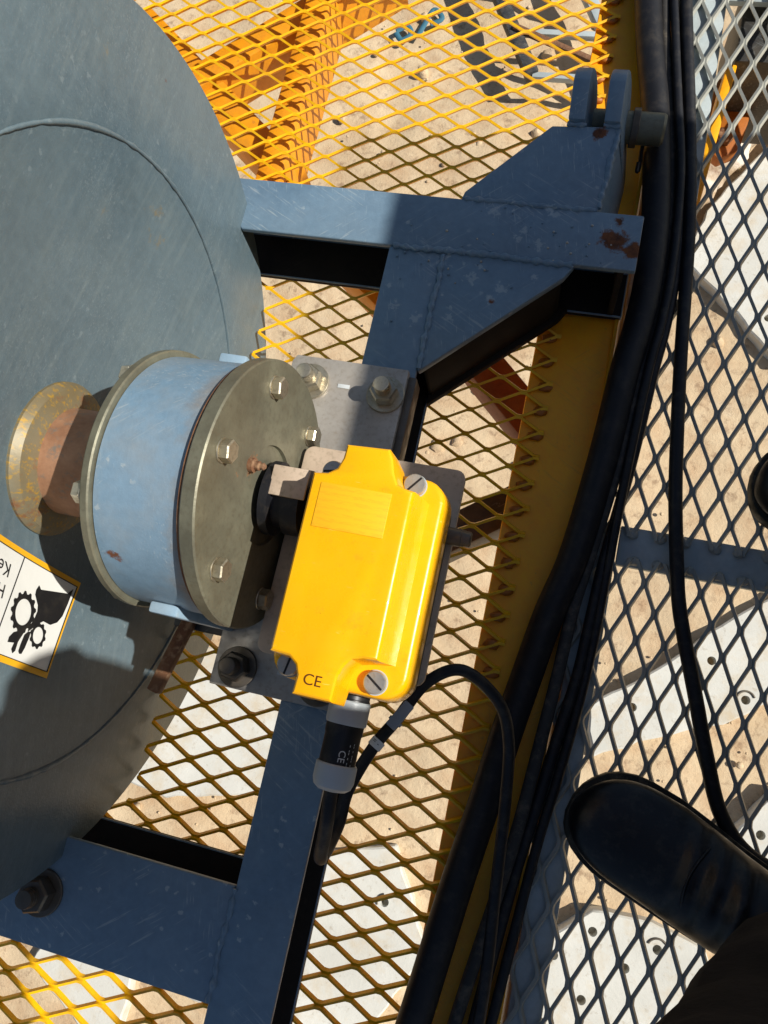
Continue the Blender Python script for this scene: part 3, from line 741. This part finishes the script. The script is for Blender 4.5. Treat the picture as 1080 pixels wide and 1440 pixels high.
# ================================================================== BEARING HOUSING
bh = thing('bearing_housing', 'round blue bearing housing with zinc end covers bolted to the frame', 'bearing')
XL, XF = -.308, -.214
lathe('housing_ring', [(XL + .0080, .1005), (XL + .0085, .1015), (-.262, .1015), (XF - .0135, .1015), (XF - .013, .1005)], AX, 'housing_blue', bh, 'X', 128)
ec1 = lathe('end_cover', [(XL, .036), (XL, .1052), (XL + .0015, .1065), (XL + .0065, .1065), (XL + .0075, .1052), (XL + .0075, .036)], AX, 'zinc_olive', bh, 'X', 128)
ec2 = lathe('end_cover', [(XF - .0125, .02), (XF - .0125, .1060), (XF - .011, .1075), (XF - .0012, .1075), (XF, .1063), (XF, .0405), (XF - .003, .040), (XF - .003, .02)], AX, 'zinc_olive', bh, 'X', 128)
lathe('gasket', [(XF - .0150, .1050), (XF - .0128, .1050)], AX, 'rusty_steel', bh, 'X', 96)
b10 = hexbolt_meshes(.0088, .0075, .004, 0, .0092, .0012)
for k, a in enumerate((18, 78, 138, 198, 258, 318)):
    t = rad(a + 6); place_bolt(b10, 'cover_bolt', 'bolt_zinc', bh, (XF, Y0 + .086 * math.cos(t), Z0 + .086 * math.sin(t)), (1, 0, 0), .4 + k)
    place_bolt(b10, 'cover_bolt', 'bolt_zinc', bh, (XL, Y0 + .0965 * math.cos(t + .5), Z0 + .0965 * math.sin(t + .5)), (-1, 0, 0), k)
gn = lathe('grease_nipple', [(0, .0058), (.004, .0058), (.005, .0038), (.008, .0038), (.009, .0024), (.0115, .0028), (.013, .0016)], (XF, .128, .266), 'rusty_steel', bh, 'X', 12)
# the housing sits tipped a little on its feet, front cover turned up
PV = Vector((-.26, Y0, Z0)); TIP = Matrix.Translation(PV) @ Matrix.Rotation(rad(-5.5), 4, 'Y') @ Matrix.Translation(-PV)
bpy.context.view_layer.update()
for o in list(bh.children):
    if o.name.startswith('cover_bolt'): o.matrix_world = TIP @ o.matrix_world
    else: o.data.transform(TIP)
# feet and base plate
for s, ya, yb in ((1, .2150, .2240), (-1, .0060, .0150)):
    prism('foot', [(-.279, ya), (-.255, ya), (-.255, yb), (-.279, yb)], .1180, .245, 'pale_blue', bh, .002)
prism('web_plate', [(-.300, .0125), (-.262, .0125), (-.262, .2175), (-.300, .2175)], .118, .150, 'housing_blue', bh, .002)
prism('base_plate', [(-.266, -.043), (-.266, .278), (-.262, .2845), (-.148, .2845), (-.148, -.043)], FT + .0002, .1175, 'galv_plate', bh, .0012)
prism('spacer_plate', [(-.1478, -.043), (-.1478, .280), (-.1400, .280), (-.1400, -.043)], FT - .02, .1115, 'shaft_steel', bh, .0008)
b16 = hexbolt_meshes(.0135, .0135, .008, .014, .0185, .003)
for k, (x, y) in enumerate(((-.2415, .2575), (-.165, .2555), (-.2425, -.0235), (-.165, -.0235))):
    place_bolt(b16, 'base_bolt', 'bolt_zinc' if k < 2 else 'shaft_steel', bh, (x, y, .1175), (0, 0, 1), .5 + k * .7)
for (x, y, l, wd) in ((-.214, .2580, .012, .004), (-.205, -.019, .016, .006)):
    box('paint_mark', (x, y - wd / 2, .1176), (x + l, y + wd / 2, .1181), 'print_white', bh, .0001)
    
# ================================================================== LIMIT SWITCH
ls = thing('limit_switch', 'yellow gear limit switch box with cable gland, driven by the drum shaft', 'limit switch')
def rrect(x0, x1, y0, y1, r, n=6):
    P = []
    for cx, cy, a0 in ((x1 - r, y1 - r, 0), (x0 + r, y1 - r, 90), (x0 + r, y0 + r, 180), (x1 - r, y0 + r, 270)):
        for k in range(n + 1):
            a = rad(a0 + 90 * k / n); P.append((cx + r * math.cos(a), cy + r * math.sin(a)))
    return P
base = link('switch_base', from_bm(prism_bm(rrect(-.171, -.0705, -.019, .145, .016), .1900, .2135, .001)), 'switch_base', ls, 35)
cov_bm = prism_bm(rrect(-.1715, -.0705, -.0185, .1445, .018), .2140, .2530, .004, 3, rrect(-.174, -.068, -.021, .147, .018))
cov = link('cover', from_bm(cov_bm), 'switch_yellow', ls, 30)
top = [(-.1440, .1515), (-.1125, .1530), (-.1085, .146), (-.1055, .136), (-.1015, .1285), (-.0960, .1265), (-.0890, .1255), (-.0885, .0065), (-.0985, .0060), (-.1060, .0040), (-.1105, -.002), (-.1130, -.010), (-.1135, -.0265), (-.1415, -.0265), (-.1410, -.0140), (-.1435, -.0075), (-.1490, -.0030), (-.1635, -.0020), (-.1635, .1270), (-.1530, .1285), (-.1470, .1330), (-.1445, .1410)]
cx, cy = -.127, .062
low = []
for i, (x, y) in enumerate(top):
    a, b = Vector(top[i - 1]), Vector(top[(i + 1) % len(top)]); t = (b - a).normalized(); nrm = Vector((-t.y, t.x))
    off = .0085 if (x > -.0905) else .003
    low.append((x + nrm.x * off, y + nrm.y * off))
bmc = prism_bm(top, .2480, .2870, 0, 2, low)
bev(bmc, .0034, 3, 20, lambda e: min(v.co.z for v in e.verts) > .28)
link('cover_top', from_bm(bmc), 'switch_yellow', cov, 28)
box('name_plate', (-.1555, .0880, .2869), (-.1035, .1205, .28765), 'label_yellow', cov, .0003)
me = text_mesh('CE', .0105)
for v in me.vertices: v.co = Vector((-.1290 + v.co.x * 1.05, -.0155 + v.co.y - v.co.x * .0, .2873))
link('ce_mark', me, 'print_brown', cov)
def screw(x, y, z, rot, bore=True):
    h = lathe('cover_screw', [(0, .0082), (.0052, .0082), (.0062, .0074), (.0062, .004)], (x, y, z), 'screw_steel', cov, 'Z', 32)
    d = Vector((math.cos(rot), math.sin(rot))); s = Vector((-d.y, d.x))
    bm = bmesh.new(); pl = [(d * .0072 + s * .0008), (d * -.0072 + s * .0008), (d * -.0072 - s * .0008), (d * .0072 - s * .0008)]
    vs = [bm.verts.new((x + p.x, y + p.y, z + .00635)) for p in pl]; bm.faces.new(vs)
    link('slot', from_bm(bm), 'black_plastic', h)
    lathe('washer', [(-.0005, .0090), (.0009, .0090), (.0010, .0083)], (x, y, z), 'gland_grey', h, 'Z', 32)
screw(-.0945, .1375, .2530, .9); screw(-.0925, -.0080, .2530, -.6); screw(-.1575, .1370, .2530, .2); screw(-.1565, -.0090, .2530, 1.4)
# pin, coupling
lathe('shaft_end', [(-.0715, .0072), (-.0585, .0072), (-.0580, .0066), (-.0555, .0066), (-.0555, .0062), (-.0515, .0062), (-.0505, .0052)], (0, .1150, .2020), 'shaft_steel', ls, 'X', 24)
lathe('shaft_coupling', [(-.2165, .010), (-.212, .030), (-.205, .030), (-.204, .022), (-.196, .022), (-.195, .027), (-.181, .027), (-.180, .012), (-.1705, .012)], (0, .1150, .2250), 'black_rubber', ls, 'X', 32)
box('coupling_guard', (-.206, .112, .2505), (-.1765, .136, .2535), 'bracket_taupe', ls, .0008)
# bracket
br = link('bracket_plate', from_bm(prism_bm(rrect(-.206, -.066, -.005, .1735, .008), .1820, .1895, .001)), 'bracket_taupe', ls, 35)
box('bracket_leg', (-.200, .02, .1178), (-.192, .165, .1818), 'bracket_taupe', ls, .001)
box('bracket_leg', (-.160, -.005, .1178), (-.150, .12, .1818), 'dark_steel', ls, .001)
# cable gland
GX, GZ2 = -.1165, .2055
gl = lathe('cable_gland', [(-.019, .0145), (-.024, .0145), (-.0245, .0150), (-.0255, .0150)], (GX, 0, GZ2), 'black_plastic', ls, 'Y', 24)
def ribbed(prof, n=16, amp=.035):
    me = lathe_mesh(prof, (GX, 0, GZ2), 'Y', n * 4)
    for v in me.vertices:
        dx, dz = v.co.x - GX, v.co.z - GZ2; a = math.atan2(dz, dx); k = 1 + amp * (1 if math.sin(a * n / 2) > 0 else 0)
        v.co.x = GX + dx * k; v.co.z = GZ2 + dz * k
    return me
link('gland_nut', ribbed([(-0.0255, .0150), (-0.0265, .0157), (-0.0420, .0157), (-0.0435, .0150)], 8, .03), 'gland_grey', gl, 30)
lathe('gland_body', [(-0.0432, .0146), (-0.0500, .0146), (-0.0515, .0140), (-0.0730, .0140)], (GX, 0, GZ2), 'black_plastic', gl, 'Y', 40)
link('gland_cap', ribbed([(-0.0725, .0150), (-0.0735, .0157), (-0.0850, .0157), (-0.0895, .0142), (-0.0920, .0110), (-0.0930, .0065)], 8, .03), 'gland_grey', gl, 30)
def gland_text(s, size, ypos, ang):
    me = text_mesh(s, size)
    for v in me.vertices:
        yy = ypos - v.co.x; a = ang + v.co.y / .0142          # reads along the gland body
        v.co = Vector((GX + .01422 * math.sin(a), yy, GZ2 + .01422 * math.cos(a)))
    link('lettering', me, 'print_white', gl)
gland_text('CE', .0075, -.0660, .35); gland_text('- -- - --', .0060, -.0650, .75); gland_text('-- - --- -', .0055, -.0640, 1.0)

# ================================================================== HOSES AND CABLES
def sc(x, y, z): k = (.8 - z) / .7; return (x * k, y * k, z)
cab = tube('switch_cable', [(GX, -.090, GZ2), (GX + .001, -.120, .198), (-.119, -.148, .172), sc(-.124, -.135, .125), sc(-.122, -.105, .118), sc(-.108, -.065, .112), sc(-.092, -.036, .108), sc(-.073, 0, .105), sc(-.044, .017, .1), sc(-.009, -.002, .085), sc(.006, -.032, .07), sc(.012, -.078, .056), sc(.017, -.151, .05), sc(.022, -.252, .046), sc(.016, -.42, .04)], .0054, 'black_rubber', None, 10, 16)
tag(cab, 'thin black cable looping from the limit switch gland to the hose bundle', 'cable')
pth = catmull([sc(-.108, -.065, .112), sc(-.092, -.036, .108), sc(-.073, 0, .105)], 20)
def sleeve(name, i0, i1, r, mat):
    vs, fs = tube_data(pth[i0:i1], r, 18); return link(name, mesh_of(vs, fs), mat, cab, 50)
mk = sleeve('cable_marker', 0, 6, .0064, 'white_label')
tie = sleeve('tie_wrap', 17, 20, .0066, 'tie_grey')
bar_between('tie_tag', sc(-.0975, -.045, .119), sc(-.084, -.0215, .115), .010, .003, 'tie_grey', cab, .0012)
me = text_mesh('= -', .0062); mm = (Vector(pth[3]) , (Vector(pth[5]) - Vector(pth[1])).normalized())
sdv = mm[1].cross(Vector((0, 0, 1))).normalized(); upv = sdv.cross(mm[1])
for v in me.vertices:
    a = v.co.x / .0066 - .1; v.co = mm[0] + mm[1] * v.co.y + (sdv * math.sin(a) + upv * math.cos(a)) * .0066
link('lettering', me, 'print_black', mk)

HOSE = [(0.004, 0.888, 0.024), (0.025, 0.766, 0.024), (0.043, 0.680, 0.024), (0.056, 0.598, 0.024), (0.064, 0.527, 0.024), (0.066, 0.458, 0.024), (0.063, 0.406, 0.024), (0.057, 0.355, 0.024), (0.050, 0.257, 0.022), (0.038, 0.153, 0.020), (0.024, 0.092, 0.018), (0.013, 0.027, 0.016), (0.003, -0.035, 0.016), (-0.005, -0.096, 0.018), (-0.011, -0.136, 0.02), (-0.018, -0.184, 0.024), (-0.032, -0.297, 0.024), (-0.045, -0.392, 0.024), (-.06, -.6, .024)]
HOSE[0:0] = [(-.06, 1.25, .03)]
tag(tube('hydraulic_hose', HOSE, .0153, 'hose_rubber', None, 12, 24), 'thick black hose running the length of the yellow channel', 'hose')
C1 = [(-.03, 1.25, .016), (0.025, 0.897, 0.016), (0.043, 0.775, 0.016), (0.059, 0.688, 0.016), (0.072, 0.605, 0.016), (0.079, 0.534, 0.016), (0.081, 0.464, 0.016), (0.079, 0.412, 0.016), (0.074, 0.360, 0.016), (0.067, 0.262, 0.016), (0.054, 0.158, 0.015), (0.046, 0.098, 0.015), (0.042, 0.033, 0.015), (0.037, -0.028, 0.015), (0.032, -0.088, 0.015), (0.028, -0.127, 0.015), (0.021, -0.176, 0.015), (0.004, -0.290, 0.012), (-0.005, -0.384, 0.012), (-.02, -.6, .012)]
C2 = [(-.02, 1.25, .012), (0.036, 0.900, 0.012), (0.056, 0.778, 0.012), (0.070, 0.691, 0.012), (0.084, 0.608, 0.012), (0.091, 0.536, 0.012), (0.094, 0.467, 0.012), (0.092, 0.414, 0.012), (0.087, 0.363, 0.012), (0.080, 0.265, 0.010), (0.069, 0.161, 0.010), (0.065, 0.102, 0.010), (0.061, 0.038, 0.010), (0.052, -0.024, 0.010), (0.044, -0.085, 0.010), (0.038, -0.125, 0.010), (0.032, -0.173, 0.010), (0.021, -0.286, 0.010), (0.013, -0.380, 0.010), (-.005, -.6, .010)]
C3 = [(-.01, 1.25, .024), (0.034, 0.903, 0.022), (0.052, 0.780, 0.024), (0.066, 0.693, 0.026), (0.080, 0.610, 0.026), (0.086, 0.538, 0.026), (0.088, 0.469, 0.026), (0.086, 0.416, 0.026), (0.081, 0.365, 0.025), (0.076, 0.267, 0.022), (0.073, 0.163, 0.014), (0.071, 0.075, 0.010), (0.066, 0.004, 0.009), (0.058, -0.066, 0.009), (0.049, -0.133, 0.009), (0.036, -0.282, 0.009), (0.028, -0.376, 0.009), (.01, -.6, .009)]
LONE = [(.0, 1.25, .03), (0.048, 0.901, 0.022), (0.066, 0.779, 0.020), (0.080, 0.692, 0.018), (0.092, 0.609, 0.016), (0.1005, 0.538, 0.015), (0.106, 0.469, 0.014), (0.112, 0.386, 0.013), (0.119, 0.307, 0.013), (0.127, 0.232, 0.013), (0.138, 0.159, 0.014), (0.144, 0.125, 0.016), (0.153, 0.092, 0.018), (0.170, 0.041, 0.016), (0.186, -0.008, 0.014), (0.207, -0.060, 0.0115), (0.240, -0.090, 0.0105), (.30, -.10, .0105)]
tag(tube('cable', C1, .0062, 'hose_dusty', None, 12, 14), 'dusty grey-black cable lying tight against the thick hose', 'cable')
tag(tube('cable', C2, .0058, 'black_rubber', None, 12, 14), 'black cable lying on the grey walkway edge, outermost of the bundle low down', 'cable')
tag(tube('cable', C3, .0048, 'black_rubber', None, 12, 14), 'thinner black cable crossing on top of the bundle by the beam end', 'cable')
tag(tube('cable', LONE, .0070, 'black_rubber', None, 12, 16), 'single loose black cable over the grey mesh, ending at the shoe', 'cable')

# ================================================================== ADDED CABINET (unseen, put behind the person to cast the straight shadow)
cb = thing('shade_cabinet', 'dark grey cabinet added out of view behind the person to cast shade', 'cabinet')
X0, ZT = .86, 1.146
box('plinth', (X0 + .02, -.72, .006), (1.22, .71, .085), 'dark_steel', cb, .004)
box('cabinet_body', (X0 + .002, -.75, .086), (1.25, .735, ZT), 'cabinet_grey', cb, .006)
for k, (ya, yb) in enumerate(((-.735, -.005), (.005, .72))):
    d = box('door', (X0 - .016, ya, .11), (X0 + .0015, yb, ZT - .03), 'cabinet_grey', cb, .004)
    box('handle', (X0 - .034, -.07 if k == 0 else .05, .55), (X0 - .0165, -.045 if k == 0 else .075, .70), 'black_plastic', d, .004)
    for j in range(6): box('vent_slat', (X0 - .021, ya + .25, .85 + j * .02), (X0 - .0165, yb - .25, .86 + j * .02), 'cabinet_grey', d, .001)

# ================================================================== PERSON
def P(r, u, b): return CAM + RIGHT * r + UP * u - FWD * b
def person():
    V, R_, E, Lb = [], [], [], []
    def v(p, r): V.append(Vector(p)); R_.append(r); return len(V) - 1
    def e(a, b, l): E.append((a, b)); Lb.append(l)
    def chain(a, pts, l):
        for p, r in pts:
            b = v(p, r); e(a, b, l); a = b
        return a
    pel = v((.58, -.09, .62), .13)
    sp = chain(pel, [((.52, -.140, .79), .140), ((.45, -.180, .96), .145)], 'jacket')
    nk = chain(sp, [((.395, -.165, 1.09), .06)], 'jacket')
    chain(nk, [((.33, -.17, 1.17), .082), ((.31, -.17, 1.25), .075)], 'skin')
    lh = chain(pel, [((.54, -.10, .60), .095)], 'trouser')
    lk = chain(lh, [((.30, -.20, .565), .082), ((.075, -.225, .50), .066)], 'trouser')
    chain(lk, [((.145, -.200, .34), .068), ((.215, -.165, .20), .062), ((.262, -.145, .095), .056)], 'trouser')
    rh = chain(pel, [((.60, .10, .59), .095)], 'trouser')
    rk = chain(rh, [((.42, .15, .52), .078), ((.265, .235, .42), .06)], 'trouser')
    chain(rk, [((.33, .262, .26), .06), ((.40, .282, .10), .055)], 'trouser')
    lsd = chain(sp, [((.43, -.30, .98), .06)], 'jacket')
    lw = chain(lsd, [((.34, -.42, .74), .06), ((.19, -.33, .64), .036)], 'jacket')
    lp = chain(lw, [((.13, -.275, .605), .026), ((.105, -.25, .592), .026)], 'skin')
    for k, (dx, dy) in enumerate(((-.035, .045), (-.05, .03), (-.055, .01), (-.05, -.012))):
        chain(lp, [((.105 + dx * .4, -.25 + dy * .5, .588), .0095), ((.105 + dx, -.25 + dy, .572), .009), ((.105 + dx * 1.35, -.25 + dy * 1.25, .545), .008)], 'skin')
    chain(lw, [((.15, -.262, .605), .012), ((.13, -.225, .585), .0105), ((.115, -.20, .57), .009)], 'skin')
    rs = chain(sp, [((.44, .0, .97), .06)], 'jacket')
    rw = chain(rs, [((.30, -.04, .78), .046), (P(.115, -.13, .03), .033)], 'jacket')
    rp = chain(rw, [(P(.078, -.112, .016), .022), (P(.062, -.104, .010), .022)], 'skin')
    for k in range(4):
        u = -.066 - k * .02; q = 1 - .08 * k
        chain(rp, [(P(.052, u, -.002), .0092), (P(.036, u, -.0165), .009), (P(.012 * q, u - .002, -.019), .0085), (P(-.010 * q, u - .004, -.017), .0075)], 'skin')
    chain(rp, [(P(.058, -.078, .022), .0105), (P(.038, -.058, .0265), .010), (P(.016, -.048, .0255), .0085)], 'skin')
    me = D.meshes.new('body'); me.from_pydata(V, E, []); me.update()
    o = D.objects.new('person', me); COL.objects.link(o)
    sk = o.modifiers.new('s', 'SKIN'); sk.use_smooth_shade = True; sk.branch_smoothing = .4
    for i, s in enumerate(me.skin_vertices[0].data): s.radius = (R_[i], R_[i]); s.use_root = (i == 0)
    sb = o.modifiers.new('u', 'SUBSURF'); sb.levels = 2; sb.render_levels = 2
    bpy.context.view_layer.update()
    m2 = D.meshes.new_from_object(o.evaluated_get(bpy.context.evaluated_depsgraph_get()))
    o.modifiers.clear(); o.data = m2
    # cloth folds on the trousers and jacket, then materials by nearest bone
    order = ['jacket', 'trouser', 'skin']; m2.materials.clear()
    for k in order: m2.materials.append(M[k])
    def near(p):
        best, l = 9, 'jacket'
        for (a, b), lb in zip(E, Lb):
            d = V[b] - V[a]; t = max(0, min(1, (p - V[a]).dot(d) / d.length_squared)); q = (V[a] + d * t - p).length / ((R_[a] * (1 - t) + R_[b] * t))
            if q < best: best, l = q, lb
        return l
    vl = {}
    for pl in m2.polygons:
        l = near(pl.center); pl.material_index = order.index(l)
        for i in pl.vertices: vl[i] = l
    for i, l in vl.items():
        if l == 'skin': continue
        c = m2.vertices[i]; n = c.normal.copy()
        c.co += n * (.010 * noise.fractal(c.co * 11, 1, 2, 3) + .006 * noise.noise(Vector((c.co.x * 9, c.co.y * 9, c.co.z * 34))))
    m2.shade_smooth()
    tag(o, 'person in dark trousers and black shoes standing half crouched on the grey walkway', 'person')
    # hair cap
    bm = bmesh.new(); bmesh.ops.create_icosphere(bm, subdivisions=3, radius=.095)
    for q in bm.verts: q.co = Vector((q.co.x * .95, q.co.y * .82, q.co.z)) * (1 + .06 * noise.noise(q.co * 60))
    bmesh.ops.bisect_plane(bm, geom=bm.verts[:] + bm.edges[:] + bm.faces[:], plane_co=(0, 0, -.01), plane_no=(.35, 0, -1), clear_outer=True)
    h = link('hair', from_bm(bm), 'hair', o, 60); h.location = (.33, -.17, 1.235)
    return o
man = person()

def shoe(toe, heel, parent):
    toe, heel = Vector(toe), Vector(heel); ax = (heel - toe); L = ax.length; ax.normalize(); sd = Vector((-ax.y, ax.x))
    st = [0, .012, .03, .06, .1, .15, .2, .3, .4, .5, .6, .7, .8, .88, .94, .975, 1]
    hw = [.004, .016, .0245, .0335, .0400, .0445, .0462, .0465, .0450, .0425, .0395, .0375, .0365, .035, .030, .022, .006]
    th = [.020, .030, .036, .041, .044, .046, .048, .055, .068, .084, .094, .098, .098, .096, .092, .086, .06]
    asym = [0, .001, .002, .0035, .0045, .005, .005, .004, .001, -.002, -.003, -.002, 0, 0, 0, 0, 0]
    def resample(src, q):
        for a in range(len(st0) - 1):
            if q <= st0[a + 1] + 1e-9:
                t = (q - st0[a]) / (st0[a + 1] - st0[a]); return src[a] * (1 - t) + src[a + 1] * t
    st0 = st; st = sorted(set(st0 + [.25 + .0125 * k for k in range(34)]))
    hw, th, asym = ([resample(c_, q) for q in st] for c_ in (hw, th, asym))
    z0 = .0065; m = 28; vs, fs = [], []
    for i, s in enumerate(st):
        c = Vector((toe.x, toe.y)) + ax * (s * L) + sd * asym[i]
        for k in range(m):
            a = 2 * math.pi * k / m; ca, sa = math.cos(a), math.sin(a)
            x = math.copysign(abs(ca) ** .75, ca) * hw[i]; zz = z0 + .012 + (th[i] - .012) * .5 * (1 + math.copysign(abs(sa) ** .85, sa))
            x *= 1 - .28 * max(0, sa) ** 2
            cr = (.0016 * math.sin(s * 92 + 1.2 * ca) + .0012 * noise.noise(Vector((s * 14, ca * 1.5, 2)))) * max(0, min(1, (s - .27) * 9)) * max(0, min(1, (.62 - s) * 9)) * max(0, min(1, sa * 2))   # creases over the instep
            p = c + sd * x; vs.append((p.x, p.y, zz + cr))
    n = len(st)
    for i in range(n - 1):
        for k in range(m): fs.append((i * m + k, i * m + (k + 1) % m, (i + 1) * m + (k + 1) % m, (i + 1) * m + k))
    fs += [tuple(range(m)), tuple(range((n - 1) * m, n * m))]
    bm = bmesh.new(); me = mesh_of(vs, fs); bm.from_mesh(me)
    up = link('shoe', from_bm(bm), 'shoe_black', parent, 80)
    md = up.modifiers.new('u', 'SUBSURF'); md.levels = 1; md.render_levels = 2
    out = []
    for side in (1, -1):
        rng = range(n) if side == 1 else range(n - 1, -1, -1)
        for i in rng:
            p = Vector((toe.x, toe.y)) + ax * (st[i] * L * 1.012 - .0015) + sd * (asym[i] + side * (hw[i] + .0042)); out.append((p.x, p.y))
    link('sole', from_bm(prism_bm(out, z0, z0 + .016, .003)), 'sole_black', up, 40)
    # stitched seams: toe-cap welt and side strap
    pts = []
    for k in range(13):
        a = rad(12 + k * 13); s = .43; i = min(range(n), key=lambda q: abs(st[q] - .43))
        c = Vector((toe.x, toe.y)) + ax * (s * L - .02 * math.sin(a)) + sd * asym[i]
        x = math.cos(a) * hw[i] * .93 * (1 - .28 * max(0, math.sin(a)) ** 2); p = c + sd * x
        pts.append((p.x, p.y, z0 + .012 + (.064 - .012) * .5 * (1 + math.sin(a) ** .85) + .002))
    tube('seam', pts, .0014, 'shoe_black', up, 4, 8)
    return up
shoe((.0735, -.080), (.345, -.163), man)
shoe((.197, .247), (.470, .298), man)

ph = thing('mobile_phone', 'black mobile phone held in the right hand of the crouching person', 'phone')
def obox(name, r0, r1, u0, u1, b0, b1, mat, off):
    bm = box_bm((r0, u0, b0), (r1, u1, b1), off, 3)
    for q in bm.verts: q.co = P(*q.co)
    return link(name, from_bm(bm), mat, ph, 40)
obox('phone_body', -.036, .040, -.142, .016, .0035, .0115, 'black_plastic', .0035)
obox('screen', -.034, .038, -.138, .012, .0116, .0120, 'black_plastic', .0001)
